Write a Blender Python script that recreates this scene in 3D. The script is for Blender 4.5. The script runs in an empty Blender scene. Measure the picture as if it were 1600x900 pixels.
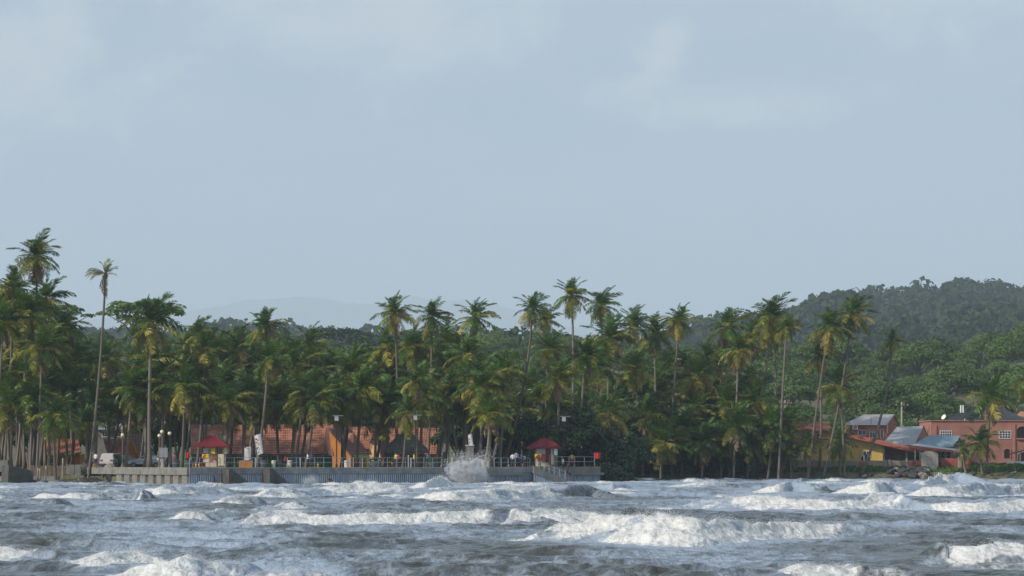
import bpy, bmesh, math, random
import numpy as np
from mathutils import Vector, Matrix, Euler

# ------------------------------------------------------------------ camera, world, sun, exposure
scene = bpy.context.scene
COL = scene.collection
FPX, HOR, EYE = 3900.0, 720.0, 2.5          # focal length in photo pixels, horizon row, eye height
cam_d = bpy.data.cameras.new('camera')
cam_d.sensor_width = 36.0
cam_d.lens = FPX / 1600.0 * 36.0
cam_d.shift_y = (HOR - 450.0) / 1600.0
cam_d.clip_start, cam_d.clip_end = 0.5, 50000.0
cam = bpy.data.objects.new('camera', cam_d)
cam.location = (0, 0, EYE)
cam.rotation_euler = (math.radians(90), 0, 0)
COL.objects.link(cam)
scene.camera = cam

SUN_EL = math.radians(32.0)
SUN_AZ = math.atan2(-0.88, -0.47)            # measured from +Y towards +X
world = bpy.data.worlds.new('World')
scene.world = world
world.use_nodes = True
wn, wl = world.node_tree.nodes, world.node_tree.links
wn.clear()
w_out = wn.new('ShaderNodeOutputWorld')
w_bg = wn.new('ShaderNodeBackground')
w_bg.inputs['Strength'].default_value = 0.1
w_sky = wn.new('ShaderNodeTexSky')
w_sky.sky_type = 'NISHITA'
w_sky.sun_disc = False
w_sky.sun_elevation = SUN_EL
w_sky.sun_rotation = SUN_AZ
w_sky.air_density, w_sky.dust_density, w_sky.ozone_density = 1.0, 2.0, 1.0
w_tc = wn.new('ShaderNodeTexCoord')


def w_noise(scale, loc, zs, detail, rough):
    mp = wn.new('ShaderNodeMapping')
    mp.inputs['Location'].default_value = loc
    mp.inputs['Scale'].default_value = (1, 1, zs)
    wl.new(w_tc.outputs['Generated'], mp.inputs['Vector'])
    n = wn.new('ShaderNodeTexNoise')
    n.inputs['Scale'].default_value = scale
    n.inputs['Detail'].default_value = detail
    n.inputs['Roughness'].default_value = rough
    n.inputs['Distortion'].default_value = 0.25
    wl.new(mp.outputs['Vector'], n.inputs['Vector'])
    return n.outputs['Fac']


def w_ramp(src, p0, p1, v0=0.0, v1=1.0):
    r = wn.new('ShaderNodeMapRange')
    r.interpolation_type = 'SMOOTHSTEP'
    r.inputs['From Min'].default_value = p0
    r.inputs['From Max'].default_value = p1
    r.inputs['To Min'].default_value = v0
    r.inputs['To Max'].default_value = v1
    wl.new(src, r.inputs['Value'])
    return r.outputs['Result']


def w_mix(fac, a, b):
    m = wn.new('ShaderNodeMix')
    m.data_type = 'RGBA'
    for s, v in ((m.inputs[0], fac), (m.inputs[6], a), (m.inputs[7], b)):
        if isinstance(v, (int, float)):
            s.default_value = v
        elif isinstance(v, tuple):
            s.default_value = (*v, 1)
        else:
            wl.new(v, s)
    return m.outputs[2]


VEIL = (4.0, 5.25, 6.65)       # thin grey-blue cloud sheet (times the strength 0.1)
sheet = w_mix(0.85, w_sky.outputs['Color'], VEIL)
broad = w_ramp(w_noise(5.0, (3.1, 0.4, 0.7), 2.2, 3.0, 0.5), 0.40, 0.72, 0.0, 0.5)
cur = w_mix(broad, sheet, (5.6, 6.45, 7.2))
# brighter cloud banks, each a soft lobe in the sky with its rim broken up by noise
w_sep = wn.new('ShaderNodeSeparateXYZ')
wl.new(w_tc.outputs['Generated'], w_sep.inputs[0])


def w_math(op, a, b):
    n = wn.new('ShaderNodeMath')
    n.operation = op
    for i, v in enumerate((a, b)):
        if isinstance(v, (int, float)):
            n.inputs[i].default_value = v
        else:
            wl.new(v, n.inputs[i])
    return n.outputs[0]


w_br = w_math('SUBTRACT', w_noise(30.0, (0.3, 0.1, 0.9), 1.6, 6.0, 0.6), 0.5)
for px, py, rx, ry, am in ((30, 110, 210, 160, .78), (600, 30, 320, 120, .70), (1052, 72, 40, 40, .70), (1022, 108, 56, 46, .75), (990, 150, 90, 34, .5), (1090, 178, 120, 30, .55), (1230, 170, 150, 40, .5), (1420, 10, 260, 80, .5), (1500, 100, 180, 60, .2), (300, 190, 260, 50, .22), (820, 300, 500, 60, .15), (500, 230, 300, 40, .12)):
    dx = w_math('DIVIDE', w_math('SUBTRACT', w_sep.outputs[0], (px - 800) / FPX), rx / FPX)
    dz = w_math('DIVIDE', w_math('SUBTRACT', w_sep.outputs[2], (HOR - py) / FPX), ry / FPX)
    rr_ = w_math('SQRT', w_math('ADD', w_math('MULTIPLY', dx, dx), w_math('MULTIPLY', dz, dz)), 0.0)
    lob = w_ramp(w_math('ADD', rr_, w_math('MULTIPLY', w_br, 2.6)), 0.0, 1.35, am, 0.0)
    cur = w_mix(lob, cur, (7.5, 7.6, 7.6))
c2 = cur
wl.new(c2, w_bg.inputs['Color'])
wl.new(w_bg.outputs['Background'], w_out.inputs['Surface'])

sun_d = bpy.data.lights.new('sun', 'SUN')
sun_d.energy = 4.6
sun_d.angle = math.radians(0.6)
sun_d.color = (1.0, 0.92, 0.80)
sun = bpy.data.objects.new('sun', sun_d)
sdir = Vector((math.sin(SUN_AZ) * math.cos(SUN_EL), math.cos(SUN_AZ) * math.cos(SUN_EL), math.sin(SUN_EL)))
sun.rotation_euler = sdir.to_track_quat('Z', 'Y').to_euler()
sun.location = (-60, -40, 60)
COL.objects.link(sun)

scene.view_settings.view_transform = 'Standard'
scene.view_settings.look = 'None'
scene.view_settings.exposure = 0.0
scene.view_settings.gamma = 1.0
scene.cycles.use_denoising = True
scene.cycles.max_bounces = 6
scene.cycles.transparent_max_bounces = 8
scene.cycles.volume_bounces = 2
scene.cycles.use_adaptive_sampling = True
scene.cycles.adaptive_threshold = 0.02

rnd = random.Random(7)


# ------------------------------------------------------------------ helpers
def W(px, py, d):
    """photo pixel at distance d -> point in the world"""
    return Vector(((px - 800.0) / FPX * d, d, EYE + (HOR - py) / FPX * d))


def X(px, d):
    return (px - 800.0) / FPX * d


def Zp(py, d):
    return EYE + (HOR - py) / FPX * d


def wmat(o):
    m = o.matrix_basis.copy()
    return m if o.parent is None else wmat(o.parent) @ m


def thing(name, label, cat, loc=(0, 0, 0), rz=0.0, group=None):
    o = bpy.data.objects.new(name, None)
    o.location = loc
    o.rotation_euler = (0, 0, rz)
    o.empty_display_size = 0.3
    COL.objects.link(o)
    tag(o, label, cat, group)
    return o


def tag(o, label=None, cat=None, group=None, kind=None):
    for k, v in (('label', label), ('category', cat), ('group', group), ('kind', kind)):
        if v:
            o[k] = v
    return o


class MB:
    """collects shapes in world space and links them as one mesh object"""
    def __init__(self, M=None):
        self.v, self.f, self.mi = [], [], []
        self.M = M

    def add(self, vs, fs, m=0):
        k = len(self.v)
        if self.M is not None:
            vs = [self.M @ Vector(p) for p in vs]
        self.v.extend([tuple(p) for p in vs])
        self.f.extend([tuple(i + k for i in f) for f in fs])
        self.mi.extend([m] * len(fs))
        return self

    def box(self, x0, x1, y0, y1, z0, z1, m=0):
        return self.add([(x0, y0, z0), (x1, y0, z0), (x1, y1, z0), (x0, y1, z0),
                         (x0, y0, z1), (x1, y0, z1), (x1, y1, z1), (x0, y1, z1)],
                        [(0, 3, 2, 1), (4, 5, 6, 7), (0, 1, 5, 4), (1, 2, 6, 5), (2, 3, 7, 6), (3, 0, 4, 7)], m)

    def pbox(self, x0, x1, y0, y1, d, depth, m=0):
        """pixel rectangle at distance d, running back by depth metres"""
        return self.box(X(x0, d), X(x1, d), d, d + depth, Zp(y1, d), Zp(y0, d), m)

    def bar(self, a, b, w, h=None, m=0):
        a, b = Vector(a), Vector(b)
        h = h or w
        t = (b - a).normalized()
        up = Vector((0, 0, 1)) if abs(t.z) < 0.95 else Vector((0, 1, 0))
        s = t.cross(up).normalized() * w / 2
        u = s.cross(t).normalized() * h / 2
        vs = [a - s - u, a + s - u, a + s + u, a - s + u, b - s - u, b + s - u, b + s + u, b - s + u]
        return self.add(vs, [(0, 1, 2, 3), (7, 6, 5, 4), (0, 4, 5, 1), (1, 5, 6, 2), (2, 6, 7, 3), (3, 7, 4, 0)], m)

    def tube(self, pts, rads, n=6, m=0, cap=True):
        pts = [Vector(p) for p in pts]
        if isinstance(rads, (int, float)):
            rads = [rads] * len(pts)
        vs, fs = [], []
        ref = Vector((0.13, 0.95, 0.21)).normalized()
        for i, p in enumerate(pts):
            t = (pts[min(i + 1, len(pts) - 1)] - pts[max(i - 1, 0)]).normalized()
            s = t.cross(ref).normalized()
            u = s.cross(t)
            for k in range(n):
                a = 2 * math.pi * k / n
                vs.append(p + (s * math.cos(a) + u * math.sin(a)) * rads[i])
        for i in range(len(pts) - 1):
            for k in range(n):
                k2 = (k + 1) % n
                fs.append((i * n + k, i * n + k2, (i + 1) * n + k2, (i + 1) * n + k))
        if cap:
            fs.append(tuple(range(n - 1, -1, -1)))
            fs.append(tuple(range((len(pts) - 1) * n, len(pts) * n)))
        return self.add(vs, fs, m)

    def slab(self, pts, th, m=0):
        """polygon given a thickness behind its face"""
        pts = [Vector(p) for p in pts]
        n = Vector((0, 0, 0))
        for i in range(len(pts)):
            a, b = pts[i], pts[(i + 1) % len(pts)]
            n += Vector(((a.y - b.y) * (a.z + b.z), (a.z - b.z) * (a.x + b.x), (a.x - b.x) * (a.y + b.y)))
        n.normalize()
        if n.y > 0 and abs(n.y) > 0.02:
            n = -n
            pts = pts[::-1]
        k = len(pts)
        vs = pts + [p - n * th for p in pts]
        fs = [tuple(range(k)), tuple(range(2 * k - 1, k - 1, -1))]
        for i in range(k):
            j = (i + 1) % k
            fs.append((i, i + k, j + k, j))
        return self.add(vs, fs, m)

    def lathe(self, c, prof, n=12, m=0):
        vs, fs = [], []
        c = Vector(c)
        for r, z in prof:
            for k in range(n):
                a = 2 * math.pi * k / n
                vs.append(c + Vector((r * math.cos(a), r * math.sin(a), z)))
        for i in range(len(prof) - 1):
            for k in range(n):
                k2 = (k + 1) % n
                fs.append((i * n + k, i * n + k2, (i + 1) * n + k2, (i + 1) * n + k))
        fs.append(tuple(range(n - 1, -1, -1)))
        fs.append(tuple(range((len(prof) - 1) * n, len(prof) * n)))
        return self.add(vs, fs, m)

    def ball(self, c, r, m=0, n=8, sq=(1, 1, 1)):
        prof = []
        for i in range(n // 2 + 1):
            a = -math.pi / 2 + math.pi * i / (n // 2)
            prof.append((max(1e-3, r * math.cos(a)) * sq[0], r * math.sin(a) * sq[2]))
        return self.lathe(c, prof, n, m)

    def tiles(self, A, B, C, D, nu, nv, amp=0.05, lip=0.07, m=0):
        """roof tiles in relief: A B the eave, C D the ridge"""
        A, B, C, D = Vector(A), Vector(B), Vector(C), Vector(D)
        n = (B - A).cross(D - A).normalized()
        if n.z < 0:
            n = -n
        nn = nu * 4
        lines = []
        for j in range(nv):
            lines += [(j / nv, lip), ((j + 1) / nv, 0.0)]
        vs, fs = [], []
        for v, hgt in lines:
            for i in range(nn + 1):
                u = i / nn
                p = (A * (1 - u) + B * u) * (1 - v) + (D * (1 - u) + C * u) * v
                vs.append(p + n * (hgt + amp * (0.0, 0.8, 1.0, 0.8)[i % 4]))
        w = nn + 1
        for j in range(len(lines) - 1):
            for i in range(nn):
                fs.append((j * w + i, j * w + i + 1, (j + 1) * w + i + 1, (j + 1) * w + i))
        return self.add(vs, fs, m)

    def ribs(self, A, B, C, D, nu, rib=0.05, m=0):
        """profiled metal sheet"""
        A, B, C, D = Vector(A), Vector(B), Vector(C), Vector(D)
        n = (B - A).cross(D - A).normalized()
        if n.z < 0:
            n = -n
        us = []
        for i in range(nu):
            us += [((i + 0.0) / nu, rib), ((i + 0.25) / nu, rib), ((i + 0.32) / nu, 0), ((i + 0.93) / nu, 0)]
        us.append((1.0, rib))
        vs, fs = [], []
        for v in (0, 1):
            for u, hgt in us:
                p = (A * (1 - u) + B * u) * (1 - v) + (D * (1 - u) + C * u) * v
                vs.append(p + n * hgt)
        w = len(us)
        for i in range(w - 1):
            fs.append((i, i + 1, w + i + 1, w + i))
        return self.add(vs, fs, m)

    def build(self, name, mats, parent=None, smooth=False, mesh_only=False):
        me = bpy.data.meshes.new(name)
        vs = self.v
        if parent is not None:
            inv = wmat(parent).inverted()
            vs = [tuple(inv @ Vector(p)) for p in vs]
        me.from_pydata(vs, [], self.f)
        if not isinstance(mats, (list, tuple)):
            mats = [mats]
        for mm in mats:
            me.materials.append(mm)
        if len(mats) > 1:
            me.polygons.foreach_set('material_index', self.mi)
        if smooth:
            me.polygons.foreach_set('use_smooth', [True] * len(me.polygons))
        me.update()
        if mesh_only:
            return me
        return link(name, me, parent)


def link(name, me, parent=None):
    o = bpy.data.objects.new(name, me)
    COL.objects.link(o)
    if parent is not None:
        o.parent = parent
    return o


def mesh_np(name, verts, faces, mat, smooth=False, k=4):
    """fast mesh from numpy arrays; every face has k corners"""
    me = bpy.data.meshes.new(name)
    nv, nf = len(verts), len(faces)
    me.vertices.add(nv)
    me.vertices.foreach_set('co', np.asarray(verts, dtype=np.float32).ravel())
    me.loops.add(nf * k)
    me.loops.foreach_set('vertex_index', np.asarray(faces, dtype=np.int32).ravel())
    me.polygons.add(nf)
    me.polygons.foreach_set('loop_start', np.arange(0, nf * k, k, dtype=np.int32))
    if smooth:
        me.polygons.foreach_set('use_smooth', np.ones(nf, dtype=bool))
    me.materials.append(mat)
    me.update(calc_edges=True)
    return me


_perm = np.random.RandomState(11).rand(256, 256)


def vnoise(x, y, s=0):
    xi, yi = np.floor(x).astype(np.int64), np.floor(y).astype(np.int64)
    fx, fy = x - xi, y - yi
    fx, fy = fx * fx * (3 - 2 * fx), fy * fy * (3 - 2 * fy)
    xi, yi = xi + s * 37, yi + s * 91
    a, b = _perm[xi & 255, yi & 255], _perm[(xi + 1) & 255, yi & 255]
    c, e = _perm[xi & 255, (yi + 1) & 255], _perm[(xi + 1) & 255, (yi + 1) & 255]
    return (a * (1 - fx) + b * fx) * (1 - fy) + (c * (1 - fx) + e * fx) * fy


def fbm(x, y, o=4, s=0):
    t, a, n = 0.0, 1.0, 0.0
    for i in range(o):
        t = t + a * vnoise(x * 2 ** i, y * 2 ** i, s + i)
        n += a
        a *= 0.5
    return t / n


def sstep(a, b, x):
    t = np.clip((x - a) / (b - a), 0, 1)
    return t * t * (3 - 2 * t)


# ------------------------------------------------------------------ materials
def mat(name, col, rough=0.8, var=0.25, scale=2.0, bump=0.0, spec=0.3, col2=None, rand=None, stretch=(1, 1, 1), transl=0.0, metal=0.0):
    """painted or natural surface: two tones mixed by noise (or by island / object)"""
    m = bpy.data.materials.new(name)
    m.use_nodes = True
    nt = m.node_tree
    b = nt.nodes['Principled BSDF']
    b.inputs['Roughness'].default_value = rough
    b.inputs['Specular IOR Level'].default_value = spec
    b.inputs['Metallic'].default_value = metal
    tc = nt.nodes.new('ShaderNodeTexCoord')
    mp = nt.nodes.new('ShaderNodeMapping')
    mp.inputs['Scale'].default_value = stretch
    nt.links.new(tc.outputs['Object'], mp.inputs['Vector'])
    no = nt.nodes.new('ShaderNodeTexNoise')
    no.inputs['Scale'].default_value = scale
    no.inputs['Detail'].default_value = 5
    no.inputs['Roughness'].default_value = 0.62
    nt.links.new(mp.outputs['Vector'], no.inputs['Vector'])
    fac = no.outputs['Fac']
    cr = nt.nodes.new('ShaderNodeMapRange')
    cr.inputs['From Min'].default_value = 0.3
    cr.inputs['From Max'].default_value = 0.7
    nt.links.new(fac, cr.inputs['Value'])
    fac = cr.outputs['Result']
    if rand:
        src = None
        if 'island' in rand:
            g = nt.nodes.new('ShaderNodeNewGeometry')
            src = g.outputs['Random Per Island']
        if 'object' in rand:
            oi = nt.nodes.new('ShaderNodeObjectInfo')
            if src is None:
                src = oi.outputs['Random']
            else:
                ad = nt.nodes.new('ShaderNodeMath')
                ad.operation = 'MULTIPLY_ADD'
                ad.inputs[1].default_value = 0.45
                nt.links.new(src, ad.inputs[0])
                mu = nt.nodes.new('ShaderNodeMath')
                mu.operation = 'MULTIPLY'
                mu.inputs[1].default_value = 0.55
                nt.links.new(oi.outputs['Random'], mu.inputs[0])
                nt.links.new(mu.outputs[0], ad.inputs[2])
                src = ad.outputs[0]
        av = nt.nodes.new('ShaderNodeMath')
        av.operation = 'MULTIPLY_ADD'
        av.inputs[1].default_value = 0.7
        nt.links.new(src, av.inputs[0])
        m2 = nt.nodes.new('ShaderNodeMath')
        m2.operation = 'MULTIPLY'
        m2.inputs[1].default_value = 0.3
        nt.links.new(fac, m2.inputs[0])
        nt.links.new(m2.outputs[0], av.inputs[2])
        fac = av.outputs[0]
    mx = nt.nodes.new('ShaderNodeMix')
    mx.data_type = 'RGBA'
    lo = tuple(c * (1 - var) for c in col)
    hi = tuple(min(0.95, c * (1 + var)) for c in (col2 or col))
    mx.inputs[6].default_value = (*lo, 1)
    mx.inputs[7].default_value = (*hi, 1)
    nt.links.new(fac, mx.inputs[0])
    nt.links.new(mx.outputs[2], b.inputs['Base Color'])
    if bump:
        bp = nt.nodes.new('ShaderNodeBump')
        bp.inputs['Strength'].default_value = bump
        bp.inputs['Distance'].default_value = 0.05
        nt.links.new(no.outputs['Fac'], bp.inputs['Height'])
        nt.links.new(bp.outputs['Normal'], b.inputs['Normal'])
    if transl:
        tr = nt.nodes.new('ShaderNodeBsdfTranslucent')
        nt.links.new(mx.outputs[2], tr.inputs['Color'])
        ms = nt.nodes.new('ShaderNodeMixShader')
        ms.inputs[0].default_value = transl
        nt.links.new(b.outputs[0], ms.inputs[1])
        nt.links.new(tr.outputs[0], ms.inputs[2])
        nt.links.new(ms.outputs[0], nt.nodes['Material Output'].inputs['Surface'])
    return m


M = {}
M['concrete'] = mat('concrete', (0.19, 0.183, 0.16), 0.9, 0.3, 1.3, 0.3)
M['wet_concrete'] = mat('wet concrete', (0.24, 0.235, 0.22), 0.7, 0.35, 1.1, 0.4)
M['dark_concrete'] = mat('stained concrete', (0.075, 0.070, 0.062), 0.85, 0.35, 1.2, 0.4)
M['steel'] = mat('galvanised sheet piling', (0.40, 0.44, 0.48), 0.5, 0.35, 1.5, 0.15, 0.5, stretch=(2, 2, 0.4))
M['rail'] = mat('grey railing paint', (0.30, 0.33, 0.35), 0.5, 0.15, 3)
M['ground'] = mat('sandy grass', (0.06, 0.075, 0.035), 0.95, 0.4, 0.6, 0.4, col2=(0.12, 0.11, 0.06))
M['paving'] = mat('paving', (0.25, 0.24, 0.22), 0.9, 0.2, 0.8, 0.2)
M['rock'] = mat('dark rock', (0.05, 0.048, 0.045), 0.8, 0.4, 1.5, 0.5)
M['pale_rock'] = mat('pale rubble', (0.22, 0.19, 0.15), 0.85, 0.4, 2, 0.5)
M['tile'] = mat('terracotta roof tile', (0.25, 0.092, 0.052), 0.8, 0.38, 0.9, 0.2, col2=(0.37, 0.165, 0.105))
M['shade_browned_tile'] = mat('shade-browned roof tile', (0.17, 0.085, 0.07), 0.8, 0.25, 3.0, 0.2)  # roof tile tone darkened to brown for the slopes in shade
M['green'] = mat('bright green paint', (0.09, 0.26, 0.035), 0.6, 0.15, 2)
M['orange'] = mat('orange paint', (0.50, 0.19, 0.035), 0.7, 0.15, 1.5)
M['peach'] = mat('peach paint', (0.55, 0.33, 0.18), 0.8, 0.15, 1.5)
M['yellow'] = mat('yellow paint', (0.70, 0.46, 0.12), 0.8, 0.13, 0.8)
M['bright_yellow'] = mat('bright yellow paint', (0.75, 0.52, 0.03), 0.6, 0.12, 2)
M['salmon'] = mat('salmon paint', (0.36, 0.165, 0.125), 0.9, 0.2, 0.5, 0.1)
M['salmon_trim'] = mat('salmon trim', (0.40, 0.18, 0.135), 0.8, 0.1, 1)
M['red'] = mat('red roof paint', (0.17, 0.011, 0.02), 0.55, 0.2, 2)
M['flag_red'] = mat('red cloth', (0.72, 0.03, 0.03), 0.8, 0.12, 3, transl=0.25)
M['fascia'] = mat('rust red fascia', (0.36, 0.11, 0.07), 0.7, 0.2, 1.5)
M['white'] = mat('white paint', (0.78, 0.77, 0.74), 0.6, 0.08, 3)
M['cloth'] = mat('white banner cloth', (0.78, 0.77, 0.75), 0.85, 0.08, 3, transl=0.2)
M['cream'] = mat('cream paint', (0.62, 0.56, 0.38), 0.7, 0.12, 2)
M['zinc'] = mat('pale zinc roof', (0.46, 0.43, 0.42), 0.5, 0.15, 0.8, spec=0.4)
M['grey_roof'] = mat('grey roof sheet', (0.36, 0.36, 0.37), 0.5, 0.18, 0.8, spec=0.4)
M['blue_roof'] = mat('blue grey roof sheet', (0.22, 0.31, 0.36), 0.45, 0.2, 1, spec=0.4)
M['charcoal'] = mat('charcoal roof sheet', (0.055, 0.065, 0.075), 0.5, 0.2, 1)
M['timber'] = mat('weathered timber', (0.17, 0.13, 0.09), 0.9, 0.35, 3, 0.3, stretch=(4, 4, 0.6))
M['pale_timber'] = mat('pale timber', (0.42, 0.38, 0.30), 0.85, 0.2, 3, stretch=(4, 4, 0.6))
M['dark'] = mat('dark interior shade', (0.02, 0.018, 0.016), 0.9, 0.3, 1)  # near-black colour standing for the shade inside openings
M['glass'] = mat('window glass', (0.035, 0.042, 0.05), 0.12, 0.15, 1, spec=0.5)
M['brick'] = mat('red clay block', (0.36, 0.10, 0.065), 0.9, 0.25, 3, 0.3)
M['blockwork'] = mat('grey blockwork', (0.31, 0.29, 0.25), 0.9, 0.22, 2, 0.3)
M['tan'] = mat('tan render', (0.38, 0.28, 0.18), 0.9, 0.15, 1.5)
M['black'] = mat('black plastic', (0.018, 0.018, 0.02), 0.45, 0.2, 2)
M['grey_metal'] = mat('grey metal', (0.25, 0.26, 0.27), 0.5, 0.2, 2)
M['globe'] = mat('opal globe', (0.82, 0.68, 0.38), 0.35, 0.06, 3, spec=0.5)
M['thatch'] = mat('grey thatch', (0.11, 0.10, 0.085), 0.95, 0.4, 2.5, 0.6, stretch=(3, 3, 1))
M['car_white'] = mat('white car paint', (0.42, 0.42, 0.42), 0.3, 0.05, 1, spec=0.5)
M['car_silver'] = mat('silver car paint', (0.50, 0.51, 0.52), 0.3, 0.05, 1, spec=0.6, metal=0.3)
M['rubber'] = mat('tyre rubber', (0.02, 0.02, 0.02), 0.9, 0.2, 3)
M['lamp_red'] = mat('red lens', (0.45, 0.02, 0.02), 0.3, 0.1, 3)
M['drum'] = mat('dark blue grey drum', (0.06, 0.075, 0.085), 0.6, 0.25, 2)
M['trunk'] = mat('palm bark', (0.155, 0.13, 0.105), 0.95, 0.4, 2.0, 0.5, rand=('object',), stretch=(1, 1, 5))
M['bark'] = mat('tree bark', (0.13, 0.11, 0.085), 0.95, 0.35, 2.0, 0.4)
M['sheath'] = mat('leaf sheath', (0.17, 0.11, 0.05), 0.95, 0.4, 4, 0.4)
M['coconut'] = mat('coconut husk', (0.16, 0.15, 0.05), 0.7, 0.3, 3)
M['frond_green'] = mat('palm frond green', (0.028, 0.066, 0.006), 0.42, 0.4, 1, spec=0.45, col2=(0.080, 0.155, 0.012), rand=('object',), transl=0.30)
M['frond_olive'] = mat('palm frond olive', (0.075, 0.105, 0.008), 0.45, 0.35, 1, spec=0.4, col2=(0.21, 0.21, 0.018), rand=('object',), transl=0.30)
M['frond_yellow'] = mat('palm frond yellow', (0.20, 0.165, 0.018), 0.5, 0.35, 1, spec=0.35, col2=(0.36, 0.31, 0.06), rand=('object',), transl=0.30)
M['frond_dead'] = mat('dry palm frond', (0.15, 0.095, 0.05), 0.9, 0.35, 1, col2=(0.28, 0.20, 0.12), rand=('object',), transl=0.2)
M['leaf'] = mat('broad leaf', (0.022, 0.055, 0.012), 0.5, 0.35, 1, spec=0.4, col2=(0.065, 0.13, 0.028), rand=('island', 'object'), transl=0.25)
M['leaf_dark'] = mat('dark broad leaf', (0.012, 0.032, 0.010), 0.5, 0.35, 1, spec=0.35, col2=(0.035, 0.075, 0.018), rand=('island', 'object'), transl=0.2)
M['leaf_wood'] = mat('wood foliage', (0.034, 0.074, 0.014), 0.6, 0.45, 1, spec=0.3, col2=(0.098, 0.165, 0.034), rand=('island', 'object'), transl=0.2)
M['grass'] = mat('grass blade', (0.05, 0.11, 0.018), 0.7, 0.3, 1, col2=(0.10, 0.19, 0.03), rand=('island',), transl=0.3)
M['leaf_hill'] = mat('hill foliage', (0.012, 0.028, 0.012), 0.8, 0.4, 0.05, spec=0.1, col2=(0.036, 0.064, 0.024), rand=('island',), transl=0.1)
M['skin'] = mat('brown skin', (0.13, 0.07, 0.045), 0.6, 0.1, 3)
M['hair'] = mat('black hair', (0.015, 0.012, 0.01), 0.6, 0.2, 3)
M['haze_hill'] = mat('far mountain', (0.05, 0.07, 0.05), 0.9, 0.3, 0.004)
M['spray'] = mat('sea spray', (0.88, 0.89, 0.90), 0.6, 0.05, 2, transl=0.35)
M['shirt_white'] = mat('white shirt', (0.68, 0.66, 0.66), 0.8, 0.08, 3)
M['shirt_lilac'] = mat('pale lilac shirt', (0.45, 0.42, 0.48), 0.8, 0.08, 3)
M['shirt_blue'] = mat('dark blue shirt', (0.06, 0.08, 0.16), 0.8, 0.1, 3)
M['shirt_yellow'] = mat('yellow shirt', (0.60, 0.50, 0.05), 0.8, 0.1, 3)
M['shirt_red'] = mat('red shirt', (0.55, 0.04, 0.06), 0.8, 0.1, 3)
M['shirt_pink'] = mat('pink shirt', (0.60, 0.15, 0.24), 0.8, 0.1, 3)
M['shirt_green'] = mat('lime shirt', (0.40, 0.58, 0.12), 0.8, 0.1, 3)
M['shorts'] = mat('dark shorts', (0.03, 0.032, 0.04), 0.85, 0.2, 3)

# ------------------------------------------------------------------ land
WALL = [(130, 286.0), (295, 258.0), (700, 275.0), (835, 285.0), (937, 291.0)]     # seawall line: photo column, distance
WX = [X(p, d) for p, d in WALL]
WY = [d for p, d in WALL]
SHX = [-15500, WX[0] - 0.4, WX[0]] + WX[1:] + [WX[-1] + 0.5, WX[-1] + 6, 30, 55, 18000]
SHY = [289, 289, WY[0]] + WY[1:] + [322, 330, 334, 333, 335]
DECK = 1.72


def shore(x):
    return np.interp(x, SHX, SHY)


HD = 2400.0                    # distance of the wooded ridge


def crest_profile(x):
    """height of the ridge that stands 2.4 km off, by x at that distance"""
    pxs = [-900, -400, 0, 200, 300, 335, 380, 440, 490, 600, 760, 800, 900, 1000, 1085, 1160, 1230, 1275, 1335, 1400, 1450, 1510, 1560, 1620, 1800, 2400]
    pys = [510, 510, 540, 545, 540, 528, 528, 540, 548, 560, 560, 560, 556, 545, 520, 506, 496, 481, 474, 476, 470, 458, 468, 480, 470, 500]
    return np.interp(x, [X(p, HD) for p in pxs], [Zp(y, HD) - 17.0 for y in pys])


def ground_z(x, y):
    x, y = np.asarray(x, float), np.asarray(y, float)
    t = y - shore(x)
    wallside = (x >= WX[0]) & (x <= WX[-1] + 0.2)
    z_beach = np.interp(t, [-9, -3, 0, 1.5, 4, 9], [-2.2, -0.9, 0.0, 0.75, 1.35, 1.66])
    z_wall = np.where(t < 0.45, -2.2, DECK - 0.06)
    z = np.where(wallside, z_wall, z_beach)
    z = z + 27.0 * sstep(395, 700, y) * (0.75 + 0.5 * vnoise(x / 90 + 5, y / 120 + 2, 3))
    cp = crest_profile(x * HD / np.maximum(y, 400.0))
    z = z + np.maximum(cp - 30, 0) * sstep(850, HD, y) * (1 - sstep(HD + 150, HD + 1900, y))
    z = z + sstep(900, 1400, y) * (1 - sstep(HD - 100, HD + 100, y)) * 22 * (vnoise(x / 110, y / 160, 8) - 0.5)
    return z


tx = sorted(set([round(v, 3) for v in SHX] + [WX[0] - 0.01, WX[-1] + 0.2, WX[-1] + 0.21] + list(np.linspace(-480, 480, 161)) + [-3000, -2000, -1200, -800, -600, 600, 800, 1200, 2000, 3000, -8000, -5000, 5000, 9000, -14500, 17000]))
tt = [-40, -9, -3, 0, 0.44, 0.46, 1.5, 4, 9, 20, 40, 70, 90, 115, 140, 170, 200, 240, 280, 320, 370, 420, 470, 520] + list(range(580, 1500, 50)) + [1580, 1680, 1780, 1880, 1980, 2060, 2140, 2250, 2400, 2700, 3200, 4200, 5600, 9000, 25500]
GX, GT = np.meshgrid(np.array(tx), np.array(tt))
GY = shore(GX) + GT
GZ = ground_z(GX, GY)
nc, nr = len(tx), len(tt)
idx = np.arange(nc * nr).reshape(nr, nc)
gf = np.stack([idx[:-1, :-1], idx[:-1, 1:], idx[1:, 1:], idx[1:, :-1]], -1).reshape(-1, 4)
tag(link('ground', mesh_np('ground', np.stack([GX, GY, GZ], -1).reshape(-1, 3), gf, M['ground'])),
    'sandy grassy ground rising inland behind the shore', kind='structure')

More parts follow.
